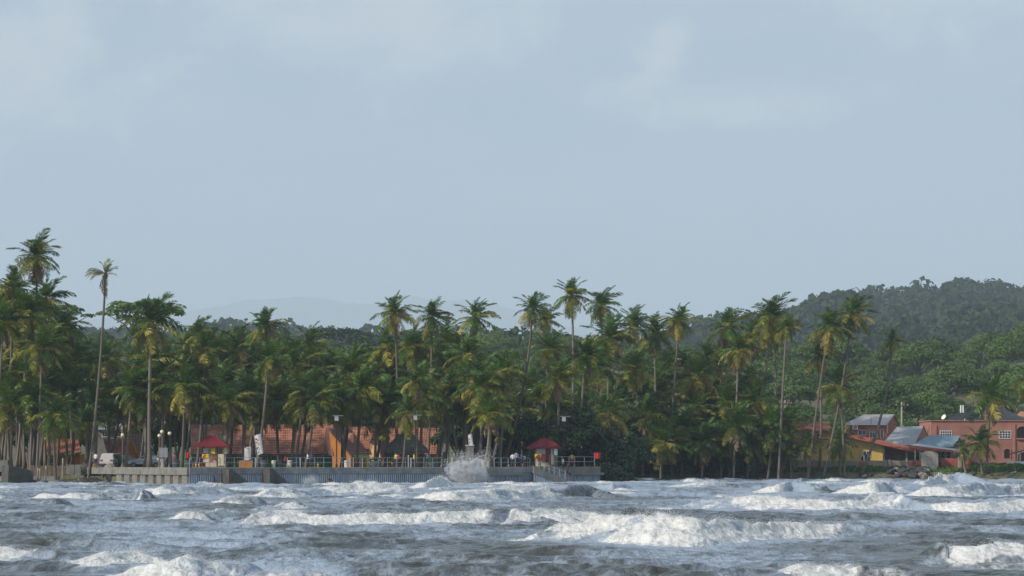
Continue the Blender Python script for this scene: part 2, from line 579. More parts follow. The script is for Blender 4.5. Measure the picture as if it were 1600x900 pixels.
# far mountain ridge, 22 km off
MD = 22000.0
mp_x = [-2500, -900, -300, 0, 150, 280, 330, 380, 420, 470, 510, 545, 600, 618, 634, 655, 690, 735, 780, 830, 900, 1000, 1200, 1800, 3500]
mp_y = [600, 560, 520, 510, 500, 488, 480, 470, 467, 464, 468, 473, 474, 467, 461, 465, 471, 470, 478, 492, 512, 525, 540, 560, 600]
cols = np.linspace(-2300, 3500, 900)
cy = np.interp(cols, mp_x, mp_y) + 7 * (fbm(cols / 26, cols * 0, 4, 3) - 0.5) + 3 * (fbm(cols / 6, cols * 0 + 3, 3, 9) - 0.5)
rowsY = np.array([19500, 20900, 22000, 23100, 24500.0])
rk = np.array([0.0, 0.5, 1.0, 0.5, 0.0])
MX = np.repeat(((cols - 800) / FPX * MD)[None], 5, 0)
MZ = np.maximum(EYE + (HOR - cy)[None] / FPX * MD, 60) * rk[:, None] + rk[:, None] * (1 - rk[:, None]) * 320 * (fbm(MX / 320, rowsY[:, None] / 400 + MX * 0, 4) - 0.5)
MYv = np.repeat(rowsY[:, None], len(cols), 1)
idx = np.arange(MX.size).reshape(MX.shape)
mf = np.stack([idx[:-1, :-1], idx[:-1, 1:], idx[1:, 1:], idx[1:, :-1]], -1).reshape(-1, 4)
tag(link('mountain_ridge', mesh_np('mountain_ridge', np.stack([MX, MYv, MZ + 1.0], -1).reshape(-1, 3), mf, M['haze_hill'], True)),
    'faint blue mountain ridge far beyond the palms', kind='structure')

# paved promenade behind the seawall
pv, pf = [], []
for (x, y) in zip(WX, WY):
    pv += [(x, y + 0.47, DECK - 0.02), (x, y + 9.0, DECK - 0.02)]
for i in range(len(WX) - 1):
    pf.append((2 * i, 2 * i + 2, 2 * i + 3, 2 * i + 1))
tag(MB().add(pv, pf).build('promenade', M['paving']), 'pale paved promenade along the top of the seawall', kind='structure')

# ------------------------------------------------------------------ sea
# foot line of each breaker in the photo: (column, foot row, crest height in rows, foam 0..1)
BREAK = [
    [(835, 842, 12, .6), (870, 845, 30, 1), (910, 848, 40, 1), (950, 850, 44, 1), (985, 852, 52, 1), (1040, 855, 48, 1), (1100, 855, 44, 1), (1170, 849, 37, 1), (1240, 841, 30, 1), (1290, 836, 26, .9), (1330, 835, 30, .2), (1352, 835, 24, .15), (1400, 838, 12, .1)],
    [(960, 822, 14, .1), (985, 820, 30, .15), (1015, 820, 30, .2), (1050, 824, 22, .9), (1100, 826, 18, 1)],
    [(375, 825, 10, .7), (395, 824, 24, 1), (440, 823, 28, 1), (500, 821, 24, 1), (560, 822, 22, 1), (640, 821, 22, 1), (700, 821, 24, 1), (745, 819, 26, .9), (770, 819, 27, .15), (790, 818, 26, .1), (815, 818, 20, .1), (850, 818, 12, .1)],
    [(785, 822, 8, .8), (805, 820, 20, 1), (850, 818, 23, 1), (920, 816, 24, 1), (960, 818, 20, .8)],
    [(258, 816, 6, .8), (280, 819, 20, 1), (320, 818, 24, 1), (360, 812, 22, 1), (380, 808, 12, .3), (400, 804, 8, .1)],
    [(630, 782, 6, .8), (660, 785, 16, 1), (700, 788, 22, 1), (760, 786, 22, 1), (820, 782, 20, 1), (850, 779, 20, .8), (890, 778, 22, .2), (920, 776, 20, .15), (950, 776, 12, .1)],
    [(1065, 795, 10, .8), (1090, 796, 22, 1), (1150, 797, 26, 1), (1230, 799, 26, 1), (1300, 800, 24, 1), (1360, 798, 28, 1), (1400, 796, 32, .35), (1430, 800, 22, .15), (1500, 802, 12, .1)],
    [(1305, 772, 8, 1), (1330, 774, 18, 1), (1370, 775, 26, 1), (1395, 772, 26, .8), (1420, 772, 14, .2)],
    [(1418, 778, 8, 1), (1440, 779, 20, 1), (1490, 780, 24, 1), (1540, 777, 28, 1), (1575, 772, 18, .7), (1605, 772, 24, .2), (1640, 772, 20, .4)],
    [(1415, 796, 8, .6), (1470, 801, 18, 1), (1530, 803, 22, 1), (1600, 801, 24, 1), (1680, 800, 20, 1)],
    [(1425, 759, 10, .8), (1445, 760, 15, 1), (1470, 757, 22, 1), (1495, 756, 20, .3), (1540, 757, 12, .1)],
    [(100, 890, 12, .7), (130, 892, 26, 1), (165, 893, 32, 1), (205, 890, 34, 1), (240, 887, 24, .9), (270, 886, 16, .2)],
    [(190, 902, 14, .8), (225, 905, 26, 1), (262, 908, 36, 1), (295, 910, 50, 1), (325, 909, 42, 1), (360, 906, 36, 1), (385, 902, 34, .25), (420, 900, 18, .1)],
    [(370, 905, 14, .8), (420, 908, 22, .9), (500, 910, 24, .9), (560, 908, 16, .6)],
    [(-40, 880, 26, 1), (0, 878, 26, 1), (30, 876, 22, .9), (62, 874, 22, .15), (110, 876, 14, .1)],
    [(1425, 880, 14, .15), (1468, 883, 44, .25), (1500, 887, 40, .9), (1540, 889, 44, 1), (1600, 890, 40, 1), (1690, 888, 34, 1)],
    [(1215, 902, 14, .8), (1240, 906, 22, .9), (1290, 908, 26, 1), (1332, 908, 34, 1), (1345, 907, 28, .3), (1400, 908, 20, .5), (1450, 908, 10, .3)],
    [(690, 905, 10, .4), (760, 906, 10, .5), (860, 906, 8, .3)],
    [(40, 781, 4, .9), (70, 783, 15, 1), (120, 784, 18, 1), (170, 782, 18, 1), (205, 780, 12, .6)],
    [(60, 792, 10, .1), (85, 793, 17, .15), (110, 792, 14, .1)],
    [(205, 782, 14, .1), (222, 783, 22, .2), (240, 782, 14, .1)],
    [(225, 775, 8, .9), (245, 777, 20, 1), (290, 776, 20, 1), (330, 773, 18, 1), (370, 770, 10, .8)],
    [(320, 789, 6, .9), (345, 792, 18, 1), (390, 790, 20, 1), (415, 786, 14, .4)],
    [(395, 778, 8, .9), (420, 780, 20, 1), (470, 778, 20, 1), (520, 776, 14, .8)],
    [(400, 800, 10, .9), (440, 797, 18, 1), (480, 796, 12, .6)],
    [(480, 772, 8, .9), (520, 773, 20, 1), (570, 772, 22, 1), (620, 771, 18, .8), (650, 770, 10, .4)],
    [(640, 763, 6, .8), (665, 764, 18, 1), (690, 762, 24, 1), (710, 761, 12, .7)],
    [(700, 771, 10, .8), (760, 772, 14, 1), (820, 770, 12, .9), (860, 768, 8, .5)],
    [(930, 765, 10, .2), (955, 767, 15, .3), (985, 766, 12, .2)],
    [(1060, 755, 6, .9), (1085, 756, 12, 1), (1120, 755, 8, .9)],
    [(1190, 770, 10, .9), (1215, 772, 20, .9), (1235, 770, 18, .3), (1290, 771, 16, .1)],
    [(1330, 833, 8, .1), (1355, 833, 12, .1)],
    [(1500, 862, 10, .1), (1530, 862, 26, .3), (1560, 864, 22, .6), (1600, 866, 20, .8)],
]
rb = random.Random(21)
for k in range(120):                      # smaller whitecaps that fill the near-shore water
    y0 = 751 + 34 * rb.random() ** 1.5
    x0 = rb.uniform(-60, 1640)
    if x0 > 1000 and rb.random() < 0.45:
        continue
    hw = rb.uniform(14, 46)
    h = rb.uniform(3.5, 9)
    f = rb.choice([1, 1, .9, .7, .15])
    BREAK.append([(x0 - hw, y0, h * .4, f), (x0, y0 + rb.uniform(0, 1.5), h, f), (x0 + hw, y0, h * .4, f * .7)])
for k in range(46):                       # low unbroken wavelets further out
    y0 = rb.uniform(800, 900)
    x0 = rb.uniform(-60, 1640)
    hw = rb.uniform(25, 80)
    h = rb.uniform(4, 9)
    BREAK.append([(x0 - hw, y0, h * .3, .05), (x0, y0 - 1, h, .12), (x0 + hw, y0, h * .3, .05)])

NU = 680
su = np.linspace(-0.262, 0.262, NU)
ds = [44.0]
while ds[-1] < 346:
    ds.append(ds[-1] + 0.07 + 0.0011 * ds[-1])
sd = np.array(ds)
NR = len(sd)
SD = np.repeat(sd[:, None], NU, 1)
SXm = su[None, :] * SD
SZ = np.zeros_like(SD)
rs = np.random.RandomState(4)
for k in range(26):
    lam = 2.2 * (9.0 / 2.2) ** rs.rand()
    th = rs.normal(0.25, 0.45)
    kx, ky = 2 * math.pi / lam * math.sin(th), 2 * math.pi / lam * math.cos(th)
    ph = kx * SXm + ky * SD + rs.rand() * 6.3 + 1.5 * (vnoise(SXm / 14, SD / 14, k) - 0.5)
    SZ += lam * 0.0042 * (np.sin(ph) + 0.25 * np.sin(2 * ph + 0.6))
rid = 1 - np.abs(2 * fbm(SXm / 2.6 + 3, SD / 1.5, 3, 4) - 1)
SZ += 0.36 * (rid - 0.75) * (0.4 + 0.9 * fbm(SXm / 12, SD / 16, 2, 9))
rid2 = 1 - np.abs(2 * fbm(SXm / 1.0 + 7, SD / 0.45, 3, 14) - 1)
SZ += 0.15 * (rid2 - 0.7) * (0.3 + 1.2 * fbm(SXm / 5, SD / 9, 2, 19))
SZ = SZ - 0.05
foam = np.zeros_like(SD)
apron = np.zeros_like(SD)
PXg = su * FPX + 800
lump = fbm(SXm / 0.75, SD / 0.75, 4, 30)
lump3 = 1 - np.abs(2 * fbm(SXm / 0.42, SD / 0.60, 3, 38) - 1)
lump2 = fbm(SXm / 2.4, SD / 1.6, 3, 34)
warp = fbm(SXm / 2.4, SD / 9, 4, 50) - 0.5
hmod = fbm(SXm / 1.1, SD / 14, 4, 60)
torn = fbm(SXm / 0.5, SD / 1.1, 4, 64)
torn2 = fbm(SXm / 2.1 + SD / 5.0, SD / 1.4 - SXm / 4.0, 4, 81)
spray_pts = []


def smooth(a, n):
    n = max(1, int(n))
    if n < 2:
        return a
    k = np.hanning(2 * n + 1)
    k /= k.sum()
    return np.convolve(np.pad(a, n, mode='edge'), k, 'valid')


for bi, br in enumerate(BREAK):
    xs = np.array([p[0] for p in br], float)
    ext = 0.20 * (xs[-1] - xs[0]) + 8
    c0, c1 = np.searchsorted(PXg, xs[0] - ext), np.searchsorted(PXg, xs[-1] + ext)
    if c1 - c0 < 4:
        continue
    px = PXg[c0:c1]
    nsm = len(px) * 0.08
    fr = smooth(np.interp(px, xs, [p[1] for p in br]), nsm)
    fr = fr.mean() + (fr - fr.mean()) * 0.7
    dfoot = EYE * FPX / (fr - HOR)
    fo = smooth(np.interp(px, xs, [p[3] for p in br]), 3)
    end = sstep(xs[0] - ext, xs[0] + ext * 0.5, px) * (1 - sstep(xs[-1] - ext * 0.5, xs[-1] + ext, px))
    hm = smooth(np.interp(px, xs, [p[2] for p in br]), nsm * 0.5) * dfoot / FPX * end
    hmax = max(float(hm.max()), 0.2)
    dmin, dmax = dfoot.min() - 7 * hmax - 3, dfoot.max() + 11 * hmax + 5
    r0, r1 = np.searchsorted(sd, dmin), np.searchsorted(sd, dmax)
    sl = (slice(r0, r1), slice(c0, c1))
    s = SD[sl] - dfoot[None] + warp[sl] * 3.6 * hmax
    h = hm[None] * (0.55 + 0.52 * hmod[sl]) * (1.35 - 0.40 * np.clip(fo * 2, 0, 1))[None]
    fw = 1.1 * h + 0.35 + 3.6 * h * fo[None]
    bw = 3.2 * h + 0.8
    q = s / fw
    t_ = np.clip(q, 0, 1)
    # spilling face: thin apron at the foot, steep just under the lip
    front = np.where(fo[None] > 0.5, 0.30 * t_ + 0.25 * sstep(0.05, 0.55, t_) + 0.45 * sstep(0.55, 1.0, t_), t_ * t_ * (3 - 2 * t_))
    back = np.clip((s - fw) / bw, 0, 1)
    z = h * front * (1 - back) ** 1.6
    z *= (s > 0)
    tear = 0.40 + 0.60 * sstep(0.32, 0.46, torn2[sl])
    fm = fo[None] * tear * sstep(-0.25, 0.50, q + 0.5 * (torn[sl] - 0.5)) * (1 - sstep(0.97, 1.5, q)) * sstep(0.05, 0.5, end[None])
    fm = fm * sstep(0.30, 0.50, torn[sl] + 0.34 * sstep(0.1, 0.6, q) * (1 - sstep(0.95, 1.2, q)) + 0.04)
    SZ[sl] = np.maximum(SZ[sl], SZ[sl] * 0.5 + z - 0.05 * (z > 0))
    SZ[sl] += fm * ((lump[sl] - 0.45) * (0.22 * h + 0.06) + (lump3[sl] - 0.5) * (0.11 * h + 0.04)) * sstep(0, 0.3, front)
    foam[sl] = np.maximum(foam[sl], fm)
    ap = (0.25 + 0.75 * fo[None]) * sstep(-6 * hmax - 1, 0, s) * (1 - sstep(2.2, 6.5, q)) * end[None]
    apron[sl] = np.maximum(apron[sl], ap)
    dc = dfoot + fw.mean(0) * 0.95
    for j in range(0, len(px)):
        if fo[j] > 0.45 and hm[j] > 0.2:
            spray_pts.append((bi, c0 + j, dc[j], hm[j]))
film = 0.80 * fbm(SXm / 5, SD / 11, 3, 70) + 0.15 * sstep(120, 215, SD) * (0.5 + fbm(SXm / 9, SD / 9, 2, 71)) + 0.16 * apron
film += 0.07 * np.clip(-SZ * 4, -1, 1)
foam_t = np.clip(foam + 0.0, 0, 1)

idx = np.arange(NR * NU).reshape(NR, NU)
sf = np.stack([idx[:-1, :-1], idx[:-1, 1:], idx[1:, 1:], idx[1:, :-1]], -1).reshape(-1, 4)

m = bpy.data.materials.new('sea water')
m.use_nodes = True
nt = m.node_tree
N, L = nt.nodes, nt.links
bs = N['Principled BSDF']
tc = N.new('ShaderNodeTexCoord')


def snoise(scale, detail, stretch, rough=0.6):
    mp = N.new('ShaderNodeMapping')
    mp.inputs['Scale'].default_value = stretch
    L.new(tc.outputs['Object'], mp.inputs['Vector'])
    n = N.new('ShaderNodeTexNoise')
    n.inputs['Scale'].default_value = scale
    n.inputs['Detail'].default_value = detail
    n.inputs['Roughness'].default_value = rough
    n.inputs['Distortion'].default_value = 0.6
    L.new(mp.outputs['Vector'], n.inputs['Vector'])
    return n.outputs['Fac']


def smath(op, a, b, c=None):
    n = N.new('ShaderNodeMath')
    n.operation = op
    for i, v in enumerate((a, b, c)):
        if v is None:
            continue
        if isinstance(v, (int, float)):
            n.inputs[i].default_value = v
        else:
            L.new(v, n.inputs[i])
    return n.outputs[0]


def srange(v, a, b, c=0.0, d=1.0):
    n = N.new('ShaderNodeMapRange')
    n.interpolation_type = 'SMOOTHSTEP'
    for s_, val in (('From Min', a), ('From Max', b), ('To Min', c), ('To Max', d)):
        n.inputs[s_].default_value = val
    L.new(v, n.inputs['Value'])
    return n.outputs['Result']


def sattr(name):
    a = N.new('ShaderNodeAttribute')
    a.attribute_name = name
    return a.outputs['Fac']


a_foam, a_film = sattr('foam'), sattr('film')
lace = snoise(2.2, 7, (0.8, 0.5, 1), 0.66)
fine = snoise(4.5, 4, (1, 0.6, 1), 0.6)
wisp = snoise(3.2, 6, (1.6, 0.35, 0.9), 0.62)
brk = smath('ADD', smath('MULTIPLY', smath('SUBTRACT', fine, 0.5), 0.8), smath('MULTIPLY', smath('SUBTRACT', wisp, 0.5), 0.9))
thick = srange(smath('ADD', a_foam, brk), 0.24, 0.78)
lacev = smath('ADD', a_film, smath('MULTIPLY', smath('SUBTRACT', lace, 0.5), 1.15))
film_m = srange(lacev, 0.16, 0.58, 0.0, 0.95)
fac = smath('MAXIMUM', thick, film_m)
brown = srange(snoise(0.12, 3, (1, 1, 1)), 0.35, 0.65)
wc = N.new('ShaderNodeMix')
wc.data_type = 'RGBA'
wc.inputs[6].default_value = (0.040, 0.046, 0.044, 1)
wc.inputs[7].default_value = (0.048, 0.046, 0.036, 1)
L.new(brown, wc.inputs[0])
fc = N.new('ShaderNodeMix')
fc.data_type = 'RGBA'
fc.inputs[6].default_value = (0.44, 0.435, 0.42, 1)
fc.inputs[7].default_value = (0.66, 0.655, 0.64, 1)
L.new(srange(smath('ADD', smath('MULTIPLY', fine, 0.4), smath('MULTIPLY', wisp, 0.6)), 0.36, 0.60), fc.inputs[0])
cm = N.new('ShaderNodeMix')
cm.data_type = 'RGBA'
L.new(thick, cm.inputs[0])
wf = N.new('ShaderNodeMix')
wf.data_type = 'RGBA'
wf.inputs[7].default_value = (0.30, 0.355, 0.43, 1)  # film tinted blue to stand for reflected sky and cloud shade
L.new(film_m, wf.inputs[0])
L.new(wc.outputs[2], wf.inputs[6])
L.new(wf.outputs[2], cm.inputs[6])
L.new(fc.outputs[2], cm.inputs[7])
L.new(cm.outputs[2], bs.inputs['Base Color'])
L.new(srange(fac, 0.0, 0.8, 0.16, 0.85), bs.inputs['Roughness'])
bs.inputs['IOR'].default_value = 1.33
L.new(srange(fac, 0.1, 0.9, 0.5, 0.15), bs.inputs['Specular IOR Level'])
bp1 = N.new('ShaderNodeBump')
bp1.inputs['Strength'].default_value = 0.8
bp1.inputs['Distance'].default_value = 0.17
hh = smath('ADD', snoise(2.6, 5, (1, 0.7, 1)), smath('MULTIPLY', fine, 0.55))
L.new(hh, bp1.inputs['Height'])
L.new(bp1.outputs['Normal'], bs.inputs['Normal'])
M['sea'] = m

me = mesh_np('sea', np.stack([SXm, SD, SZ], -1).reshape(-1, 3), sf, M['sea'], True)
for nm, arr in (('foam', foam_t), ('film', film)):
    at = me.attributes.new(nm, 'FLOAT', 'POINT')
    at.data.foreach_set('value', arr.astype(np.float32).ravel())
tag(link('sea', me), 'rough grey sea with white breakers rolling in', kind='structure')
# calmer water outside the view and under the camera, edge to edge with the wave sheet
uo = 0.262
MB().add([(-3000, -150, -0.05), (3000, -150, -0.05), (3000, 44, -0.05), (uo * 44, 44, -0.05), (-uo * 44, 44, -0.05), (-3000, 44, -0.05),
          (uo * 346, 346, -0.05), (3000, 346, -0.05), (-uo * 346, 346, -0.05), (-3000, 346, -0.05)],
         [(0, 1, 2, 3, 4, 5), (3, 2, 7, 6), (5, 4, 8, 9)]).build('sea_outer', M['sea'])
tag(bpy.data.objects['sea_outer'], 'grey sea beyond the breakers', kind='structure')
bpy.data.objects['sea_outer'].name = 'water'


def octas(P, S, name, label):
    """tiny droplets in one mesh"""
    k = len(P)
    base = np.array([(1, 0, 0), (-.5, .8, 0), (-.5, -.8, 0), (0, 0, 1.2)], float)
    V = P[:, None, :] + base[None] * S[:, None, None]
    ff = np.array([(0, 2, 1), (0, 1, 3), (1, 2, 3), (2, 0, 3)])
    F = (np.arange(k) * 4)[:, None, None] + ff[None]
    o = link(name, mesh_np(name, V.reshape(-1, 3), F.reshape(-1, 3), M['spray'], False, 3))
    return tag(o, label, kind='stuff')


rs = np.random.RandomState(8)
sp = np.array([(c, d, h) for (_, c, d, h) in spray_pts])
nspr = 60000
wgt = sp[:, 2] / sp[:, 1] ** 0.5
pick = rs.choice(len(sp), nspr, p=wgt / wgt.sum())
cc, dd, hh_ = sp[pick, 0].astype(int), sp[pick, 1], sp[pick, 2]
dd = dd + rs.normal(0, 0.35, nspr) * hh_
rr = np.clip(np.searchsorted(sd, dd), 0, NR - 1)
zz = SZ[rr, cc] + np.abs(rs.normal(0, 0.14, nspr)) * hh_ * (0.2 + 1.0 * hmod[rr, cc])
pp = np.stack([su[cc] * dd + rs.normal(0, 0.05, nspr), dd, zz], -1)
octas(pp, 0.005 + 0.00009 * dd * rs.rand(nspr), 'sea_spray', 'white spray thrown up along the breaking crests')

# burst of spray against the seawall
nb = 36000
ang = rs.normal(0, 0.72, nb)
jet = np.array([0.5 + 0.9 * vnoise(np.array([a * 5.0]), np.array([0.3]), 77)[0] for a in ang])
rad = np.abs(rs.beta(1.15, 2.1, nb)) * 3.5 * jet * np.cos(ang * 0.55)
bx = X(733, 271.5) + np.sin(ang) * rad * 1.05 + rs.normal(0, 0.4, nb)
bz = 0.0 + np.cos(ang) * rad * 1.0 + rs.normal(0, 0.12, nb)
by = 271.5 + rs.normal(0, 0.5, nb)
ok = bz > -0.3
octas(np.stack([bx, by, bz], -1)[ok], (0.016 + 0.045 * rs.rand(nb) ** 3)[ok], 'splash_burst', 'tall fan of white spray bursting against the seawall')
mist = bpy.data.materials.new('spray mist')
mist.use_nodes = True
mn_ = mist.node_tree
mn_.nodes.clear()
mo = mn_.nodes.new('ShaderNodeOutputMaterial')
mv = mn_.nodes.new('ShaderNodeVolumePrincipled')
mv.inputs['Color'].default_value = (0.95, 0.97, 1.0, 1)
mtc = mn_.nodes.new('ShaderNodeTexCoord')
mno = mn_.nodes.new('ShaderNodeTexNoise')
mno.inputs['Scale'].default_value = 1.6
mno.inputs['Detail'].default_value = 4
mn_.links.new(mtc.outputs['Object'], mno.inputs['Vector'])
mrg = mn_.nodes.new('ShaderNodeMapRange')
mrg.inputs['From Min'].default_value, mrg.inputs['From Max'].default_value = 0.42, 0.72
mrg.inputs['To Max'].default_value = 2.6
mn_.links.new(mno.outputs['Fac'], mrg.inputs['Value'])
mn_.links.new(mrg.outputs['Result'], mv.inputs['Density'])
mn_.links.new(mv.outputs[0], mo.inputs['Volume'])
bm = bmesh.new()
bmesh.ops.create_icosphere(bm, subdivisions=4, radius=1)
for v_ in bm.verts:
    c_ = v_.co.copy()
    k_ = 0.62 + 0.75 * float(vnoise(np.array([c_.x * 2.6 + 9]), np.array([c_.z * 2.6 + c_.y * 1.7]), 4)[0])
    v_.co = Vector((c_.x * 2.3 * k_, c_.y * 0.9, (c_.z * 1.55 + 0.1) * k_ if c_.z > 0 else c_.z * 1.1))
me_m = bpy.data.meshes.new('spray_mist')
bm.to_mesh(me_m)
bm.free()
me_m.materials.append(mist)
o_m = link('spray_mist', me_m)
o_m.location = (X(731, 271.3), 271.3, 1.05)
tag(o_m, 'pale mist of fine drops inside the burst against the seawall', kind='stuff')
nb = 2500
bx = X(486, 262.3) + rs.normal(0, 0.38, nb)
bz = np.abs(rs.normal(0, 0.38, nb)) + 0.1
octas(np.stack([bx, 261.6 + rs.normal(0, 0.2, nb), bz], -1), 0.012 + 0.02 * rs.rand(nb), 'splash_puff', 'small white splash round a bather near the seawall')

# ------------------------------------------------------------------ seawall
t = thing('seawall', 'long grey seawall of ribbed sheet piling under a concrete coping', 'seawall', (WX[1], WY[1], 0))


def coping(i, a0=0.0, a1=1.0, z0=1.08, z1=1.78, proud=0.14, m='concrete', name='coping'):
    a = Vector((WX[i], WY[i], 0)).lerp(Vector((WX[i + 1], WY[i + 1], 0)), a0)
    b = Vector((WX[i], WY[i], 0)).lerp(Vector((WX[i + 1], WY[i + 1], 0)), a1)
    dv = (b - a).normalized()
    n = Vector((dv.y, -dv.x, 0))
    mb = MB()
    p = [a + n * proud, b + n * proud, b - n * 0.55, a - n * 0.55]
    vs = [q + Vector((0, 0, z0)) for q in p] + [q + Vector((0, 0, z1 - 0.03)) for q in p]
    c = (p[0] + p[2]) / 2
    vs += [q + (n * (-0.03 if k < 2 else 0.0)) + Vector((0, 0, z1)) for k, q in enumerate(p)]
    mb.add(vs, [(0, 3, 2, 1), (0, 1, 5, 4), (1, 2, 6, 5), (2, 3, 7, 6), (3, 0, 4, 7), (4, 5, 9, 8), (5, 6, 10, 9), (6, 7, 11, 10), (7, 4, 8, 11), (8, 9, 10, 11)])
    return mb.build(name, M[m], t)


def sheet(i, a0, a1, pitch, z0=-1.8, z1=1.08, depth=0.20):
    a = Vector((WX[i], WY[i], 0)).lerp(Vector((WX[i + 1], WY[i + 1], 0)), a0)
    b = Vector((WX[i], WY[i], 0)).lerp(Vector((WX[i + 1], WY[i + 1], 0)), a1)
    dv = (b - a)
    ln = dv.length
    dv = dv / ln
    n = Vector((dv.y, -dv.x, 0))
    k = max(1, round(ln / pitch))
    vs = []
    for j in range(k):
        for f_, e in ((0.0, 1), (0.40, 1), (0.52, -1), (0.88, -1)):
            q = a + dv * (ln * (j + f_) / k) + n * (depth * e * 0.5)
            vs.append(q)
    vs.append(b + n * depth * 0.5)
    w = len(vs)
    mb = MB().add([q + Vector((0, 0, z0)) for q in vs] + [q + Vector((0, 0, z1)) for q in vs], [(j, j + 1, w + j + 1, w + j) for j in range(w - 1)])
    o = mb.build('sheet_piling', M['steel'], t)
    return o


def frac(i, px):
    """position along wall section i of a photo column"""
    lo, hi = 0.0, 1.0
    for _ in range(40):
        mid = (lo + hi) / 2
        x = WX[i] + (WX[i + 1] - WX[i]) * mid
        y = WY[i] + (WY[i + 1] - WY[i]) * mid
        if 800 + FPX * x / y < px:
            lo = mid
        else:
            hi = mid
    return lo


# left section: broad concrete bays with single piles standing proud
for p0, p1 in ((133, 178), (178.3, 222), (222.3, 260), (260.3, 295)):
    coping(0, frac(0, p0), frac(0, p1), 1.02, 1.80, 0.2, 'concrete')
a0 = frac(0, 180)
av = Vector((WX[0], WY[0], 0)).lerp(Vector((WX[1], WY[1], 0)), a0)
bv = Vector((WX[1], WY[1], 0))
dv = (bv - av).normalized()
nv = Vector((dv.y, -dv.x, 0))
mb = MB()
q0, q1 = av - nv * 0.28, bv - nv * 0.28
mb.add([q0 + Vector((0, 0, -1.8)), q1 + Vector((0, 0, -1.8)), q1 + Vector((0, 0, 1.02)), q0 + Vector((0, 0, 1.02))], [(0, 1, 2, 3)])
mb.build('back_wall', M['wet_concrete'], t)
for k in range(9):
    c = av.lerp(bv, (k + 0.55) / 9)
    hw, dp = (bv - av).length / 9 * 0.30, 0.36
    mb = MB()
    pts = [c - dv * hw * 1.2 - nv * 0.25, c - dv * hw + nv * dp * 0.2, c + dv * hw + nv * dp * 0.2, c + dv * hw * 1.2 - nv * 0.25]
    mb.add([p + Vector((0, 0, -1.8)) for p in pts] + [p + Vector((0, 0, 1.018)) for p in pts],
           [(0, 1, 5, 4), (1, 2, 6, 5), (2, 3, 7, 6), (4, 5, 6, 7)])
    mb.build('pile', M['concrete'], t)
# long ribbed section with two stair flights standing in front of it
edges = [295.3, 345, 410, 448, 500, 560, 620, 680, 700]
for p0, p1 in zip(edges[:-1], edges[1:]):
    coping(1, frac(1, p0), frac(1, p1 - 0.15), 1.10, 1.80, 0.16, 'dark_concrete' if p0 > 900 else 'wet_concrete')
sheet(1, frac(1, 295), 0.9999, 0.25)
for px0, px1 in ((346, 390), (409.5, 450)):
    a0, a1 = frac(1, px0), frac(1, px1)
    a = Vector((WX[1], WY[1], 0)).lerp(Vector((WX[2], WY[2], 0)), a0)
    b = Vector((WX[1], WY[1], 0)).lerp(Vector((WX[2], WY[2], 0)), a1)
    dv = (b - a).normalized()
    n = Vector((dv.y, -dv.x, 0))
    ns = 10
    prof = [(0.0, -1.6), (0.0, 1.66), (0.14, 1.66)]
    for k in range(ns):
        u = 0.14 + 0.86 * (k + 1) / ns
        zt = 1.66 - (k + 1) * 0.205
        prof += [(prof[-1][0], zt), (u, zt)]
    prof.append((1.0, -1.6))
    ln = (b - a).length
    pts = [a + dv * (u * ln) + Vector((0, 0, z)) for u, z in prof]
    k = len(pts)
    vs = [p + n * 1.75 for p in pts] + [p + n * 0.19 for p in pts]
    mb = MB().add(vs, [tuple(range(k))] + [(i, (i + 1) % k, (i + 1) % k + k, i + k) for i in range(k)])
    mb.build('stair', M['dark_concrete'], t)
# section behind the splash, with a pale ledge below the coping
coping(2, 0.0, 0.5, 1.16, 1.80, 0.16, 'wet_concrete')
coping(2, 0.502, 0.998, 1.16, 1.80, 0.16, 'wet_concrete')
coping(2, frac(2, 702), frac(2, 814), 0.86, 1.155, 0.55, 'concrete', 'ledge')
sheet(2, 0.0, 0.9999, 0.24, z1=1.15)
# pier head with a ramp running down its front
coping(3, frac(3, 888), 0.998, 1.12, 1.82, 0.16, 'concrete')
coping(3, frac(3, 836), frac(3, 887.5), 1.12, 1.72, 0.16, 'wet_concrete')
coping(3, frac(3, 889), 1.02, 0.84, 1.115, 0.55, 'concrete', 'ledge')
sheet(3, 0.0, 1.0, 0.27, z1=1.10)
e = Vector((WX[-1], WY[-1], 0))
MB().box(e.x - 0.35, e.x - 0.02, e.y + 0.6, e.y + 34, -1.8, 1.70).build('return_wall', M['wet_concrete'], t)
d0, d1 = 283.2, 284.6
r0, r1 = W(834, 729, d0), W(888, 750.5, d1)
mb = MB()
mb.slab([r0, r1, r1 - Vector((0, 0, 0.75)), r0 - Vector((0, 0, 0.75))], 0.28)
mb.build('ramp_parapet', M['concrete'], t)
mb = MB().add([r0 + Vector((0, .28, -.55)), r1 + Vector((0, .28, -.55)), r1 + Vector((1.0, 3.0, -.55)), r0 + Vector((0.3, 1.4, -.55))], [(0, 1, 2, 3)])
mb.build('ramp_surface', M['wet_concrete'], t)
mb = MB()
k = 14
vs = []
for j in range(k):
    for f_, e_ in ((0.0, 0), (0.4, 0), (0.52, .12), (0.88, .12)):
        u = (j + f_) / k
        vs.append((r0.lerp(r1, u).x, r0.lerp(r1, u).y + 0.1 + e_, r0.lerp(r1, u).z - 0.72))
w = len(vs)
mb.add([(v[0], v[1], -1.6) for v in vs] + vs, [(j, j + 1, w + j + 1, w + j) for j in range(w - 1)])
mb.build('sheet_piling', M['steel'], t)

